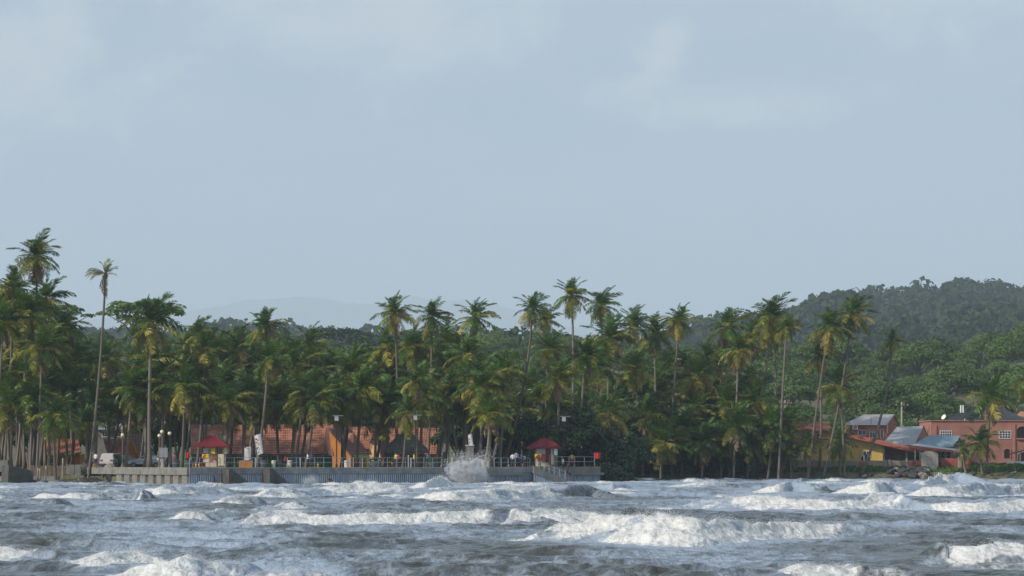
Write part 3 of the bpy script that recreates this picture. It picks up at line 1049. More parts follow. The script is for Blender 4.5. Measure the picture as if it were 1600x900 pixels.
# ------------------------------------------------------------------ railings
def railing(px_list, dfun, label, zb=1.78, h=1.05, rails=(0.52, 1.0), dz=None):
    pts = []
    for p in px_list:
        d = dfun(p)
        z = zb if dz is None else dz(p)
        pts.append(Vector((X(p, d), d, z)))
    r = thing('railing', label, 'railing', tuple(pts[0]))
    for q in pts:
        MB().bar(q, q + Vector((0, 0, h)), 0.07).build('post', M['rail'], r)
    for f in rails:
        mb = MB()
        for a, b in zip(pts[:-1], pts[1:]):
            mb.bar(a + Vector((0, 0, h * f)), b + Vector((0, 0, h * f)), 0.05)
        mb.build('rail', M['rail'], r)
    return r


def wall_d(p):
    for i in range(4):
        if WALL[i][0] <= p <= WALL[i + 1][0]:
            f = frac(i, p)
            return WY[i] + (WY[i + 1] - WY[i]) * f + 0.3
    return WY[-1] + 0.3


railing([296, 312, 328, 344], wall_d, 'grey railing on the coping in front of the first red kiosk')
railing([352, 366, 380, 394, 408], wall_d, 'short grey railing between the two stair flights')
railing([449 + 14.2 * k for k in range(18)], wall_d, 'long grey railing in front of the long tiled building and thatched pavilion')
railing([772, 783, 794, 805, 816, 828], wall_d, 'grey railing where people gather beside the second red kiosk')
railing([866, 878, 889, 898, 913, 929], wall_d, 'grey railing round the pier head ending at the red flag', 1.82, 1.15)
railing([842, 850, 858, 866, 874, 883], lambda p: 283.3 + (p - 834) / 54 * 1.4 + 0.15, 'sloping grey railing on the ramp down to the water', h=0.9,
        dz=lambda p: r0.lerp(r1, (p - 834) / 54).z - 0.05)

# ------------------------------------------------------------------ haze
HZ = 0.00012
hb = MB().box(-14000, 16500, -600, 25000, -4.0, 1700).build('haze', [])
hm_ = bpy.data.materials.new('haze air')
hm_.use_nodes = True
hm_.node_tree.nodes.clear()
ho = hm_.node_tree.nodes.new('ShaderNodeOutputMaterial')
hv = hm_.node_tree.nodes.new('ShaderNodeVolumePrincipled')
hv.inputs['Color'].default_value = (0.76, 0.88, 1.0, 1)
hv.inputs['Density'].default_value = HZ
hv.inputs['Anisotropy'].default_value = 0.0
hm_.node_tree.links.new(hv.outputs[0], ho.inputs['Volume'])
hb.data.materials.append(hm_)
tag(hb, 'thin sea haze that pales the far hills', kind='stuff')

# ------------------------------------------------------------------ coconut palms
FROND = {}


def frond_mesh(kind, seed, mname):
    """one feather leaf, growing along +X from the crown and bending down with its own weight"""
    r = random.Random(seed)
    n = 11
    L = 1.0
    bend = {'up': 0.95, 'mid': 1.35, 'low': 0.95, 'dead': 0.75}[kind] * r.uniform(0.85, 1.15)
    side = r.uniform(-0.30, 0.30)
    pts, tan = [Vector((0, 0, 0))], []
    for i in range(n):
        u = i / (n - 1)
        a = -bend * u ** 1.35
        b = side * u
        t = Vector((math.cos(a) * math.cos(b), math.cos(a) * math.sin(b), math.sin(a)))
        tan.append(t)
        if i < n - 1:
            pts.append(pts[-1] + t * (L / (n - 1)))
    mb = MB()
    mb.tube(pts[::2] + [pts[-1]] if n % 2 == 0 else pts[::2], [0.011, 0.009, 0.007, 0.005, 0.004, 0.002][:len(pts[::2])], 3, 0, False)
    k = 24
    droop = {'up': 0.35, 'mid': 0.85, 'low': 1.1, 'dead': 1.3}[kind]
    for j in range(k):
        u = 0.13 + 0.87 * j / (k - 1)
        f = u * (n - 1)
        i = min(int(f), n - 2)
        p = pts[i].lerp(pts[i + 1], f - i)
        t = tan[i]
        s = Vector((-t.y, t.x, 0)).normalized()
        up = s.cross(t) * -1.0
        if up.z < 0:
            up = -up
        ln = 0.265 * (math.sin(math.pi * min(1, 0.12 + 0.88 * u)) ** 0.55 + 0.15) * r.uniform(0.85, 1.12)
        if kind == 'dead':
            ln *= 0.75
        w = 0.036
        for sg in (-1, 1):
            if r.random() < (0.16 if kind == 'dead' else 0.05):
                continue
            el = r.uniform(-0.15, 0.30) - droop * 0.28
            fwd = 0.55 + 0.35 * u + r.uniform(-0.1, 0.1)
            d1 = (s * sg + t * fwd + up * el).normalized()
            d2 = (s * sg * 0.75 + t * fwd + up * el - Vector((0, 0, droop * r.uniform(0.7, 1.3)))).normalized()
            wv = (t * 0.8 + up * r.uniform(-0.5, 0.5)).normalized() * w
            a0, a1 = p - wv * 0.35, p + wv * 0.35
            m_ = p + d1 * ln * 0.5
            e_ = m_ + d2 * ln * 0.5
            mb.add([a0, a1, m_ + wv * 0.5, m_ - wv * 0.5, e_], [(0, 1, 2, 3), (3, 2, 4)])
    return mb.build('frond', M[mname], mesh_only=True)


for kd in ('up', 'mid', 'low', 'dead'):
    for mn in ('frond_green', 'frond_olive', 'frond_yellow', 'frond_dead'):
        FROND[kd, mn] = [frond_mesh(kd, hash_, mn) for hash_ in ([3, 14, 25] if mn != 'frond_dead' else [5, 17])]


def heart_mesh(seed):
    r = random.Random(seed)
    mb = MB()
    mb.lathe((0, 0, -0.55), [(0.10, 0), (0.17, 0.25), (0.20, 0.5), (0.13, 0.8), (0.03, 1.15)], 7, 0)
    for k in range(r.randint(5, 9)):
        a = r.uniform(0, 6.28)
        mb.ball((0.27 * math.cos(a), 0.27 * math.sin(a), r.uniform(-0.45, -0.1)), r.uniform(0.10, 0.14), 1, 6)
    for k in range(7):
        a = r.uniform(0, 6.28)
        q = Vector((math.cos(a), math.sin(a), 0))
        mb.bar(q * 0.15 + Vector((0, 0, -0.2)), q * 0.35 + Vector((0, 0, r.uniform(-0.1, 0.25))), 0.07, 0.03, 0)
    return mb.build('crown', [M['sheath'], M['coconut']], mesh_only=True)


HEART = [heart_mesh(s) for s in range(4)]


def palm(px, py, bx, d, r_px, label, group=None, yellow=0.4, n=30, bz=None, skirt=1.0, bow=0.72, seed=None, wind=1.0, sparse=None, th=1.0, hang=None, custom=None):
    """crown centre (px,py) and foot column bx in photo pixels, at distance d"""
    if bx > 936 and d < 329:
        d += 35.0
    rr = random.Random(seed if seed is not None else int(px * 13 + py * 7))
    top = W(px, py, d)
    foot = Vector((X(bx, d), d + rr.uniform(-1.2, 1.2), 0))
    foot.z = float(ground_z(foot.x, foot.y)) - 0.15 if bz is None else bz
    t = thing('coconut_palm', label, 'palm tree', tuple(foot), 0, group)
    H = top.z - foot.z
    c1 = Vector((foot.x + (top.x - foot.x) * bow + rr.uniform(-.04, .04) * H, foot.y, foot.z + H * 0.5))
    k = 11
    pts, rad = [], []
    for i in range(k):
        u = i / (k - 1)
        p = foot * (1 - u) ** 2 + c1 * 2 * u * (1 - u) + top * u * u
        pts.append(p)
        rad.append(th * (0.125 + 0.055 * (1 - u) + 0.16 * max(0, 1 - u * 9) ** 1.5))
    MB().tube(pts, rad, 8).build('trunk', M['trunk'], t, True)
    cr = link('crown', HEART[rr.randrange(4)], t)
    cr.location = top - foot
    lean = (pts[-1] - pts[-3]).normalized()
    ax = Vector((0, 0, 1)).cross(lean)
    tilt = Matrix.Rotation(min(0.35, ax.length) * 0.8, 4, ax.normalized()) if ax.length > 1e-3 else Matrix.Identity(4)
    R = r_px / FPX * d * 1.22
    ga = rr.uniform(0, 6.28)
    if custom:
        for az, el, kd, mn, sc in custom:
            f = link('frond', rr.choice(FROND[kd, mn]), cr)
            f.matrix_basis = Matrix.Rotation(math.radians(az), 4, 'Z') @ Matrix.Rotation(-math.radians(el), 4, 'Y') @ Matrix.Diagonal((R * sc, R * sc, R * sc, 1))
        n, hang = 0, 0
    for i in range(rr.randint(2, 6) if hang is None else hang):      # dry leaves hanging down the stem
        f = link('frond', rr.choice(FROND['dead', 'frond_dead']), cr)
        sc = R * rr.uniform(.6, .95)
        f.matrix_basis = Matrix.Rotation(rr.uniform(0, 6.28), 4, 'Z') @ Matrix.Rotation(rr.uniform(1.15, 1.5), 4, 'Y') @ Matrix.Rotation(rr.uniform(-1, 1), 4, 'X') @ Matrix.Diagonal((sc, sc, sc, 1))
    for i in range(n):
        u = i / max(1, n - 1)
        if sparse and not sparse(i, u):
            continue
        az = ga + i * 2.39996 + rr.uniform(-.25, .25)
        el = math.radians(80 - 132 * u ** 0.95 + rr.uniform(-9, 9))
        # the sea wind lifts the leaves on the weather side and lets those on the lee side stream out
        cz = math.cos(az)
        if cz > 0:
            el += wind * 0.55 * cz * (1 - u * 0.4)
        else:
            az += wind * 0.35 * math.sin(2 * az)
            el += wind * 0.10 * cz
        kd = 'up' if u < 0.34 else ('mid' if u < 0.72 else 'low')
        q = rr.random()
        if u < 0.30:
            mn = 'frond_green'
        elif u < 0.62:
            mn = 'frond_olive' if q < 0.25 + yellow * 0.6 else 'frond_green'
        elif u < 0.86:
            mn = 'frond_yellow' if q < yellow * 0.62 else ('frond_olive' if q < 0.45 + yellow * 0.5 else 'frond_green')
        else:
            mn = 'frond_dead' if q < 0.60 * skirt else ('frond_yellow' if q < 0.60 * skirt + 0.4 * yellow else 'frond_olive')
            if mn == 'frond_dead':
                kd = 'dead'
                el -= 0.25
        f = link('frond', rr.choice(FROND[kd, mn]), cr)
        sc = R * (0.80 if u < 0.15 else 1.0) * rr.uniform(0.86, 1.10) * (0.85 if kd == 'dead' else 1)
        e = Matrix.Rotation(az, 4, 'Z') @ Matrix.Rotation(-el, 4, 'Y') @ Matrix.Rotation(rr.uniform(-.5, .5), 4, 'X')
        f.matrix_basis = tilt @ e @ Matrix.Diagonal((sc, sc, sc, 1))
    return t


GROVE = 'coconut palms in the grove behind the seawall'
RGROVE = 'coconut palms on the shore between the pier and the houses'
# skyline and front palms, each with the words that single it out
NAMED = [
    # px, py, base, dist, radius, yellow, label
    (57, 402, 52, 300, 40, .55, 'tallest shaggy coconut palm rising at the far left above the grove', GROVE),
    (165, 428, 133, 283, 27, .6, 'tall thin palm with a tattered half-bare crown on a long curved trunk', GROVE),
    (237, 504, 236, 286, 50, .45, 'tall straight palm with pale trunk and broad drooping crown by the globe lamps', GROVE),
    (72, 466, 62, 304, 38, .35, 'palm directly under the tallest shaggy palm, crown hanging right', GROVE),
    (44, 492, 40, 296, 42, .5, 'broad palm with yellow hanging fronds in the tall left clump', GROVE),
    (98, 512, 88, 308, 36, .35, 'palm at the right shoulder of the tall left clump, one bare frond arching right', GROVE),
    (6, 505, -4, 294, 40, .4, 'palm cut by the left edge of the picture below the skyline', GROVE),
    (66, 545, 58, 290, 44, .4, 'heavy dark palm in the middle of the tall left clump', GROVE),
    (20, 452, 14, 298, 38, .35, 'dark palm crown just left of and below the tallest shaggy palm', GROVE),
    (310, 522, 318, 335, 30, .2, 'dark feathery palm top on the skyline right of the broad-crowned palm', GROVE),
    (413, 512, 420, 325, 36, .35, 'dark palm standing alone above the middle of the left grove', GROVE),
    (483, 540, 490, 330, 32, .3, 'shaggy palm on the skyline before the flat-topped dark tree', GROVE),
    (616, 490, 617, 305, 36, .5, 'leftmost of three palms standing together above the middle of the grove', GROVE),
    (675, 496, 668, 318, 32, .5, 'middle one of three palms standing together above the grove', GROVE),
    (743, 496, 741, 312, 33, .3, 'rightmost of three palms above the grove, with one long hanging frond', GROVE),
    (85, 648, 89, 283, 40, .35, 'low young palm in front of the plank fence, fronds sweeping left', GROVE),
    (135, 662, 137, 286, 34, .15, 'low dark palm behind the concrete block wall at the left', GROVE),
    (765, 648, 757, 284, 36, .6, 'low pale palm beside the spray burst on slanting pale trunk', GROVE),
    (755, 606, 752, 288, 46, .85, 'bright yellow-green palm above the spray burst', GROVE),
    (832, 484, 785, 300, 31, .75, 'palm with golden fronds on a long trunk curving right, above the red kiosk', RGROVE),
    (893, 462, 890, 312, 33, .15, 'highest palm right of the pier, full dark crown on straight trunk', RGROVE),
    (940, 478, 937, 318, 31, .1, 'dark grey-green palm just right of the highest one', RGROVE),
    (852, 502, 846, 318, 27, .4, 'smaller palm tucked behind the golden one above the kiosk', RGROVE),
    (858, 545, 850, 306, 38, .4, 'bushy palm below the golden one, under the skyline', RGROVE),
    (872, 592, 868, 298, 38, .25, 'broad dark palm with hanging pale frond above the second red kiosk', RGROVE),
    (915, 558, 902, 304, 38, .15, 'dark spreading palm on a curved trunk over the pier head', RGROVE),
    (953, 530, 946, 300, 44, .4, 'large palm with pale left fronds over the pier head railing', RGROVE),
    (990, 506, 985, 305, 32, .6, 'slender palm with thin upright top between two fuller ones', RGROVE),
    (1023, 522, 1027, 310, 35, .5, 'palm with a brown hanging skirt right of the slender one', RGROVE),
    (990, 578, 984, 300, 36, .8, 'pale yellowing palm below the slender one', RGROVE),
    (1061, 502, 1043, 302, 30, .75, 'palm with ochre crown on a trunk leaning right, alone on the skyline', RGROVE),
    (1090, 588, 1088, 306, 42, .95, 'straw-coloured palm with combed dry fronds sweeping left', RGROVE),
    (1105, 560, 1086, 312, 34, .7, 'palm behind the straw-coloured one on a crossing trunk', RGROVE),
    (1135, 512, 1112, 306, 35, .5, 'left palm of the tight clump before the wooded hill', RGROVE),
    (1152, 546, 1137, 300, 34, .6, 'lower middle palm of the clump before the wooded hill', RGROVE),
    (1176, 524, 1172, 316, 30, .4, 'dark palm half hidden in the clump before the wooded hill', RGROVE),
    (1204, 496, 1163, 300, 40, .65, 'large golden-sided palm on a strongly leaning dark trunk', RGROVE),
    (1210, 520, 1203, 308, 32, .5, 'palm on a straight pale trunk right behind the golden-sided palm', RGROVE),
    (1229, 512, 1215, 330, 24, .2, 'thin trunk palm at the right edge of the clump', RGROVE),
    (1296, 512, 1262, 330, 36, .6, 'left palm of the leaning pair beside the yellow house', RGROVE),
    (1331, 492, 1283, 331, 36, .35, 'right taller palm of the leaning pair beside the yellow house', RGROVE),
    (1281, 556, 1279, 338, 30, .8, 'yellowing palm tucked under the leaning pair', RGROVE),
    (1312, 604, 1319, 333, 38, .8, 'mid-height palm with yellow lower fronds in front of the yellow house', RGROVE),
    (1393, 532, 1346, 334, 24, .75, 'small-crowned palm alone on a long curved trunk before the white-roofed house', RGROVE),
    (1548, 622, 1540, 336, 42, .35, 'full palm in front of the dark hipped roof', RGROVE),
    (1608, 592, 1622, 336, 34, .9, 'yellow-tipped palm cut by the edge beyond the pink house', RGROVE),
    (1313, 690, 1313, 334, 30, .1, 'stemless young palm at the foot of the yellow wall', RGROVE),
    (1532, 692, 1536, 334, 34, .2, 'bushy young palm before the pink house', RGROVE),
    (1505, 700, 1510, 335, 20, .1, 'small young palm left of the bushy one', RGROVE),
    (1426, 712, 1428, 333, 0, .1, '', None),
    (1262, 694, 1264, 331, 24, .2, 'low dark palm hiding the left end of the yellow house', RGROVE),
    (1230, 664, 1238, 333, 34, .3, 'wind-blown palm with grey fronds left of the yellow house', RGROVE),
    (1205, 668, 1196, 331, 40, .25, 'low palm with glinting fronds at the end of the dark shore trees', RGROVE),
    (1150, 665, 1146, 330, 40, .3, 'low palm in the middle of the dark shore trees', RGROVE),
    (1100, 690, 1096, 330, 36, .2, 'low dark palm near the water at the foot of a leaning trunk', RGROVE),
    (1035, 692, 1032, 329, 40, .45, 'low palm with a few bright fronds on the dark shore', RGROVE),
    (1010, 650, 1003, 332, 36, .2, 'feathery palm over the dark shore trees', RGROVE),
    (968, 688, 966, 330, 34, .15, 'low dark palm nearest the pier end in the shade', RGROVE),
    (1068, 668, 1064, 333, 36, .2, 'dark low palm at the middle of the shade, behind a leaning pale trunk', RGROVE),
    (1128, 700, 1126, 332, 32, .35, 'low palm with one sunlit frond close above the water stones', RGROVE),
    (1172, 694, 1168, 333, 36, .15, 'bushy low palm at the right end of the shaded shore', RGROVE),
    (1222, 702, 1220, 334, 30, .3, 'little palm at the edge of the garden grass', RGROVE),
    (1088, 640, 1083, 337, 34, .2, 'dark feathery palm below the straw-coloured one', RGROVE),
    (1135, 628, 1130, 338, 34, .25, 'shaded palm crown below the clump before the wooded hill', RGROVE),
    (942, 645, 938, 331, 34, .15, 'dark palm crown over the pier end, among leafy trees', RGROVE),
    (1180, 625, 1176, 335, 36, .3, 'shaded palm below the leaning dark trunk', RGROVE),
]
PREF = {(165, 428): dict(custom=[(180, 32, 'mid', 'frond_olive', 1.0), (170, 22, 'mid', 'frond_yellow', 1.05), (195, 40, 'mid', 'frond_olive', .95), (160, 12, 'mid', 'frond_dead', .9), (205, 15, 'mid', 'frond_yellow', .95),
                             (70, 86, 'up', 'frond_olive', .85), (0, 78, 'up', 'frond_green', .75), (180, 84, 'up', 'frond_green', .7), (20, 50, 'up', 'frond_olive', .75), (340, 42, 'up', 'frond_yellow', .7), (300, 60, 'up', 'frond_olive', .7), (10, 20, 'mid', 'frond_yellow', .6),
                             (190, -62, 'dead', 'frond_dead', .95), (170, -70, 'dead', 'frond_dead', 1.15), (200, -76, 'dead', 'frond_dead', 1.2), (150, -80, 'dead', 'frond_dead', 1.0), (210, -50, 'dead', 'frond_dead', .8)]),
        (57, 402): dict(n=32, skirt=1.1, hang=16), (237, 504): dict(n=32, th=1.35),
        (1313, 690): dict(hang=0, skirt=.2, n=22), (1532, 692): dict(hang=0, skirt=.2, n=26), (1505, 700): dict(hang=0, skirt=.2, n=14),
        (1393, 532): dict(n=19, bow=0.8), (832, 484): dict(bow=0.7), (1296, 512): dict(bow=.62), (1331, 492): dict(bow=.62),
        (743, 496): dict(n=30, hang=10)}
for px, py, bx, d, r, yl, lab, g in NAMED:
    if r:
        palm(px, py, bx, d, r, lab, g, yl, **PREF.get((px, py), {}))
# two more pale slanting stems beside the low pale palm
palm(768, 652, 763, 285.5, 22, 'second slanting pale palm stem behind the low pale palm', GROVE, .7, n=9)
palm(778, 684, 764, 286.5, 12, 'short stub of a slanting pale palm stem beside the spray burst', GROVE, .7, n=4)

# the rest of the grove
MARKS = [(-10, 'the grey culvert'), (33, 'the broken concrete block'), (75, 'the plank fence'), (115, 'the low concrete wall'), (150, 'the coping end'), (190, 'the red-tiled hut'), (225, 'the silver car'), (258, 'the globe lamps'), (295, 'the drooping red flag'),
         (330, 'the first red kiosk'), (368, 'the first stair'), (395, 'the white banners'), (430, 'the dark drums'), (462, 'the barred windows'), (492, 'the green wall end'), (530, 'the orange gable'),
         (565, 'the green-posted porch'), (592, 'the peach wing'), (634, 'the thatched pavilion'), (672, 'the planter tub'), (698, 'the box hut'), (735, 'the square pillar'), (772, 'the slanting stems'),
         (812, 'the group at the railing'), (850, 'the second red kiosk'), (905, 'the pier head'), (960, 'the shaded beach'), (1010, 'the darkest trees'), (1060, 'the leaning pale trunk'),
         (1110, 'the shaded shore'), (1160, 'the wooded hill foot'), (1210, 'the garden edge')]
USED = {}
ORD = ['', ', second there', ', third there', ', fourth there', ', fifth there']


def grove_label(px, py, bx, d, yl, front):
    mk = min(MARKS, key=lambda m_: abs(m_[0] - bx))[1]
    tier = 'high' if py < 555 else ('mid-height' if py < 605 else 'low')
    tint = 'yellowing' if yl > .6 else ('olive' if yl > .35 else 'dark green')
    lean = 'leaning' if px - bx > 9 else ('upright' if px - bx > -3 else 'left-leaning')
    s_ = '%s palm %s %s, %s %s crown' % (lean, 'before' if front else 'behind', mk, tier, tint)
    k = USED.get(s_, 0)
    USED[s_] = k + 1
    return s_ + ORD[min(k, 4)]



rg = random.Random(91)


def fill(count, x0, x1, env, ybot, d0, d1, r0, r1, label, group, lean, gap, back=False):
    placed = []
    tries = 0
    while len(placed) < count and tries < 6000:
        tries += 1
        px = rg.uniform(x0, x1)
        e = np.interp(px, [p[0] for p in env], [p[1] for p in env])
        u = rg.random()
        py = e + (ybot - e) * u
        if any(abs(px - a) < gap and abs(py - b) < gap * 0.8 for a, b in placed):
            continue
        placed.append((px, py))
        if back:
            d = rg.uniform(284, 303) if rg.random() < 0.25 + 0.55 * u else rg.uniform(331, 346)
        else:
            d = d0 + (d1 - d0) * (1 - u) * rg.uniform(0.6, 1.0) + rg.uniform(0, 6)
        yl = min(1, max(0.05, rg.gauss(0.45, 0.25)))
        bx = px - rg.gauss(lean, 9)
        palm(px, py, bx, d, rg.uniform(r0, r1), grove_label(px, py, bx, d, yl, d < 312), group, yl, n=rg.randint(23, 28))


fill(30, -15, 160, [(0, 470), (60, 470), (110, 520), (160, 560)], 640, 285, 330, 34, 46, 'slender coconut palm crowded into the tall clump at the left end of the grove', 'palms in the tall left clump', 4, 19)
fill(100, 165, 790, [(165, 560), (240, 560), (300, 535), (420, 550), (560, 560), (600, 530), (720, 530), (790, 580)], 645, 286, 330, 33, 46, 'slender coconut palm in the dense grove behind the seawall, one among many alike', 'palms in the dense grove', 5, 16, True)
fill(26, 800, 1190, [(800, 590), (880, 590), (960, 570), (1050, 570), (1150, 560), (1235, 600)], 650, 303, 322, 30, 40, 'slender coconut palm among others behind the dark shore trees', 'palms behind the shore trees', 10, 24)

# ------------------------------------------------------------------ broad-leaved trees
def leaf_cloud(lumps, n, size, seed, flat=0.0):
    """many small leaf sprays spread through the volume of the given lumps"""
    r = np.random.RandomState(seed)
    w = np.array([l[1][0] * l[1][2] for l in lumps], float)
    which = r.choice(len(lumps), n, p=w / w.sum())
    C = np.array([l[0] for l in lumps], float)[which]
    Rr = np.array([l[1] for l in lumps], float)[which]
    v = r.normal(size=(n, 3))
    v /= np.linalg.norm(v, axis=1)[:, None]
    v[:, 2] = np.where(v[:, 2] < -0.35, -v[:, 2], v[:, 2])
    rad = 0.62 + 0.42 * r.rand(n) ** 0.6
    P = C + v * Rr * rad[:, None]
    nrm = v + r.normal(0, 0.55, (n, 3)) + np.array([0, 0, 0.35 + flat])
    nrm /= np.linalg.norm(nrm, axis=1)[:, None]
    a = np.cross(nrm, r.normal(size=(n, 3)))
    a /= np.linalg.norm(a, axis=1)[:, None]
    b = np.cross(nrm, a)
    s = size * (0.6 + 0.8 * r.rand(n))[:, None]
    q = np.stack([P - a * s, P - b * s * 0.55 + nrm * s * 0.12, P + a * s, P + b * s * 0.55 + nrm * s * 0.12], 1)
    return q.reshape(-1, 3), np.arange(n * 4).reshape(-1, 4)


def tree_lumps(seed, rad, hgt, flat=0.75, k=13):
    r = random.Random(seed)
    out = [((0, 0, hgt - rad * 0.75), (rad * .72, rad * .72, rad * .6))]
    for i in range(k):
        a = i * 2.4 + r.uniform(-.3, .3)
        q = rad * (0.35 + 0.55 * ((i + 1) / k) ** 0.5)
        out.append(((q * math.cos(a), q * math.sin(a), hgt - rad * (0.45 + 0.75 * (q / rad) ** 2) + r.uniform(-.1, .15) * rad),
                    (rad * r.uniform(.28, .45), rad * r.uniform(.28, .45), rad * r.uniform(.24, .36) * flat)))
    return out


def limb_mesh(seed, rad, hgt, tr=0.25):
    r = random.Random(seed)
    mb = MB()
    fork = hgt - rad * 1.3
    mb.tube([(0, 0, -0.4), (0.05 * rad, 0, fork * .5), (0, 0.04 * rad, fork), (0.05 * rad, 0, hgt - rad * .5)], [tr * 1.5, tr, tr * .85, tr * .3], 7)
    for i in range(7):
        a = i * 2.4 + r.uniform(-.3, .3)
        q = rad * r.uniform(.45, .8)
        z0 = fork * r.uniform(.75, 1.0)
        mb.tube([(0, 0, z0), (q * .45 * math.cos(a), q * .45 * math.sin(a), z0 + rad * .35), (q * math.cos(a), q * math.sin(a), hgt - rad * r.uniform(.5, .8))], [tr * .6, tr * .4, tr * .12], 5)
    return mb.build('trunk', M['bark'], mesh_only=True, smooth=True)


def crown_mesh(lumps, n, size, seed, m):
    v, f = leaf_cloud(lumps, n, size, seed)
    return mesh_np('crown', v, f, M[m])


def tree(name, label, loc, rad, hgt, cm, lm, rz, sc, group=None, cat='tree'):
    t = thing(name, label, cat, loc, rz, group)
    for nm, me_ in (('trunk', lm), ('crown', cm)):
        o = link(nm, me_, t)
        o.scale = sc
    return t


WOODC = [crown_mesh(tree_lumps(s, 5.0, 10.0, 0.8), 4600, 0.26, s, 'leaf_wood') for s in (1, 2, 3, 4)]
WOODL = [limb_mesh(s, 5.0, 10.0, 0.28) for s in (1, 2)]
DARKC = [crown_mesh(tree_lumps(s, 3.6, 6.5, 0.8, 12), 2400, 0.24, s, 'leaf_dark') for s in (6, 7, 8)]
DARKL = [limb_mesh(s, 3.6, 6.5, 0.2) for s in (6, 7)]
rt = random.Random(5)


def base_xy(px, d):
    return (X(px, d), d, float(ground_z(X(px, d), d)) - 0.2)


# wood rising behind the shore
nplaced = 0
for row, (d, sp_) in enumerate([(392, 8.0), (418, 8), (446, 8.2), (476, 8.5), (506, 8.8), (536, 9.2), (570, 9.6), (608, 10), (650, 10.5), (695, 11), (745, 11.5), (800, 12.5)]):
    x = -0.235 * d + rt.uniform(0, sp_)
    while x < 0.235 * d:
        px = 800 + FPX * x / d
        keep = px > 760 or row in (7, 10)
        if keep and nplaced < 298:
            y = d + rt.uniform(-9, 9)
            s = rt.uniform(0.72, 1.25) * (0.8 if row < 2 else 1.0)
            tree('forest_tree', 'round green broad-leaved tree in the wood behind the shore, one among many alike',
                 (x, y, float(ground_z(x, y)) - 0.2), 5, 10, WOODC[rt.randrange(4)], WOODL[rt.randrange(2)], rt.uniform(0, 6.28),
                 (s * rt.uniform(.9, 1.15), s * rt.uniform(.9, 1.15), s * rt.uniform(.85, 1.15)), 'trees of the wood behind the shore')
            nplaced += 1
        x += sp_ * rt.uniform(0.75, 1.3)
# low bushes that hide the stems of the wood
BUSHC = [crown_mesh([((0, 0, 1.2), (2.4, 2.4, 1.5)), ((1.5, .4, .8), (1.3, 1.3, 1.1)), ((-1.4, -.5, .9), (1.4, 1.3, 1.2)), ((.2, -1.2, .6), (1.5, 1.2, 1.0))], 1100, 0.26, s, 'leaf_wood') for s in (11, 12)]
for i in range(74):
    d = rt.choice([372, 380, 388, 402])
    px = 770 + (i + rt.random()) * 11.6
    s = rt.uniform(.8, 1.5)
    t = thing('bush', 'low green bush at the edge of the wood, one of an unbroken belt', 'bush', base_xy(px, d), rt.uniform(0, 6.28), 'bushes at the edge of the wood')
    o = link('foliage', BUSHC[i % 2], t)
    o.scale = (s * 1.2, s * 1.2, s * 1.25)
# dark sea-almond trees along the shore right of the pier
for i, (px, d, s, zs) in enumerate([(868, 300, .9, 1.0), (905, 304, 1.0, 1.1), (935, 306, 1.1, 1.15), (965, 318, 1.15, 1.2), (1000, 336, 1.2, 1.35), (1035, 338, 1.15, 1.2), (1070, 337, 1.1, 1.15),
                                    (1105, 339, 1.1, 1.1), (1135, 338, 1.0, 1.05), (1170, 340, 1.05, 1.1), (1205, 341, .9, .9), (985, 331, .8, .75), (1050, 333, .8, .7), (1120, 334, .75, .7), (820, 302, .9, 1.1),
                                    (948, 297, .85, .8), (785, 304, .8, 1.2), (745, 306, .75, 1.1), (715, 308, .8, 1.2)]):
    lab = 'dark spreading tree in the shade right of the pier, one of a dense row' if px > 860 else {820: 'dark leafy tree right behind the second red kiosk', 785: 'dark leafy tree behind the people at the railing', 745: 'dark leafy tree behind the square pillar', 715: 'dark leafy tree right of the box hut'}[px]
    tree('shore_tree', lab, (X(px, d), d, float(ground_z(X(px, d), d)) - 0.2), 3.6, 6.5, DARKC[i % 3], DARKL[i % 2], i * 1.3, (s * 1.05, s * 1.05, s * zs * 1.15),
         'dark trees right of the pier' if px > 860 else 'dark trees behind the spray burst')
SHOREB = [crown_mesh([((0, 0, 1.0), (2.2, 1.8, 1.3)), ((1.4, .3, .7), (1.3, 1.2, 1.0)), ((-1.3, -.4, .8), (1.4, 1.2, 1.0))], 1300, 0.20, s, 'leaf') for s in (21, 22)]
for i in range(22):
    px = 952 + i * 13.0 + rt.uniform(-4, 4)
    d = rt.uniform(335.5, 339)
    t = thing('shore_bush', 'leafy bush low on the shaded shore under the palms, one of a thick row', 'bush', base_xy(px, d), rt.uniform(0, 6.28), 'bushes on the shaded shore')
    o = link('foliage', SHOREB[i % 2], t)
    s = rt.uniform(.7, 1.15)
    o.scale = (s, s, s * rt.uniform(.9, 1.5))
# dark trees that close the view behind the palms and roofs on the left
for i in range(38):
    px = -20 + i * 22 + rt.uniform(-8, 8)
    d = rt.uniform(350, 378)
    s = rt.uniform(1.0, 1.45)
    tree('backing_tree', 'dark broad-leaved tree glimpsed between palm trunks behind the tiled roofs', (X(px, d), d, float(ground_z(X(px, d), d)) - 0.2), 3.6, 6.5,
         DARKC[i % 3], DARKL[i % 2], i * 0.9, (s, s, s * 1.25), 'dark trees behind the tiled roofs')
# trees one can tell apart on the skyline


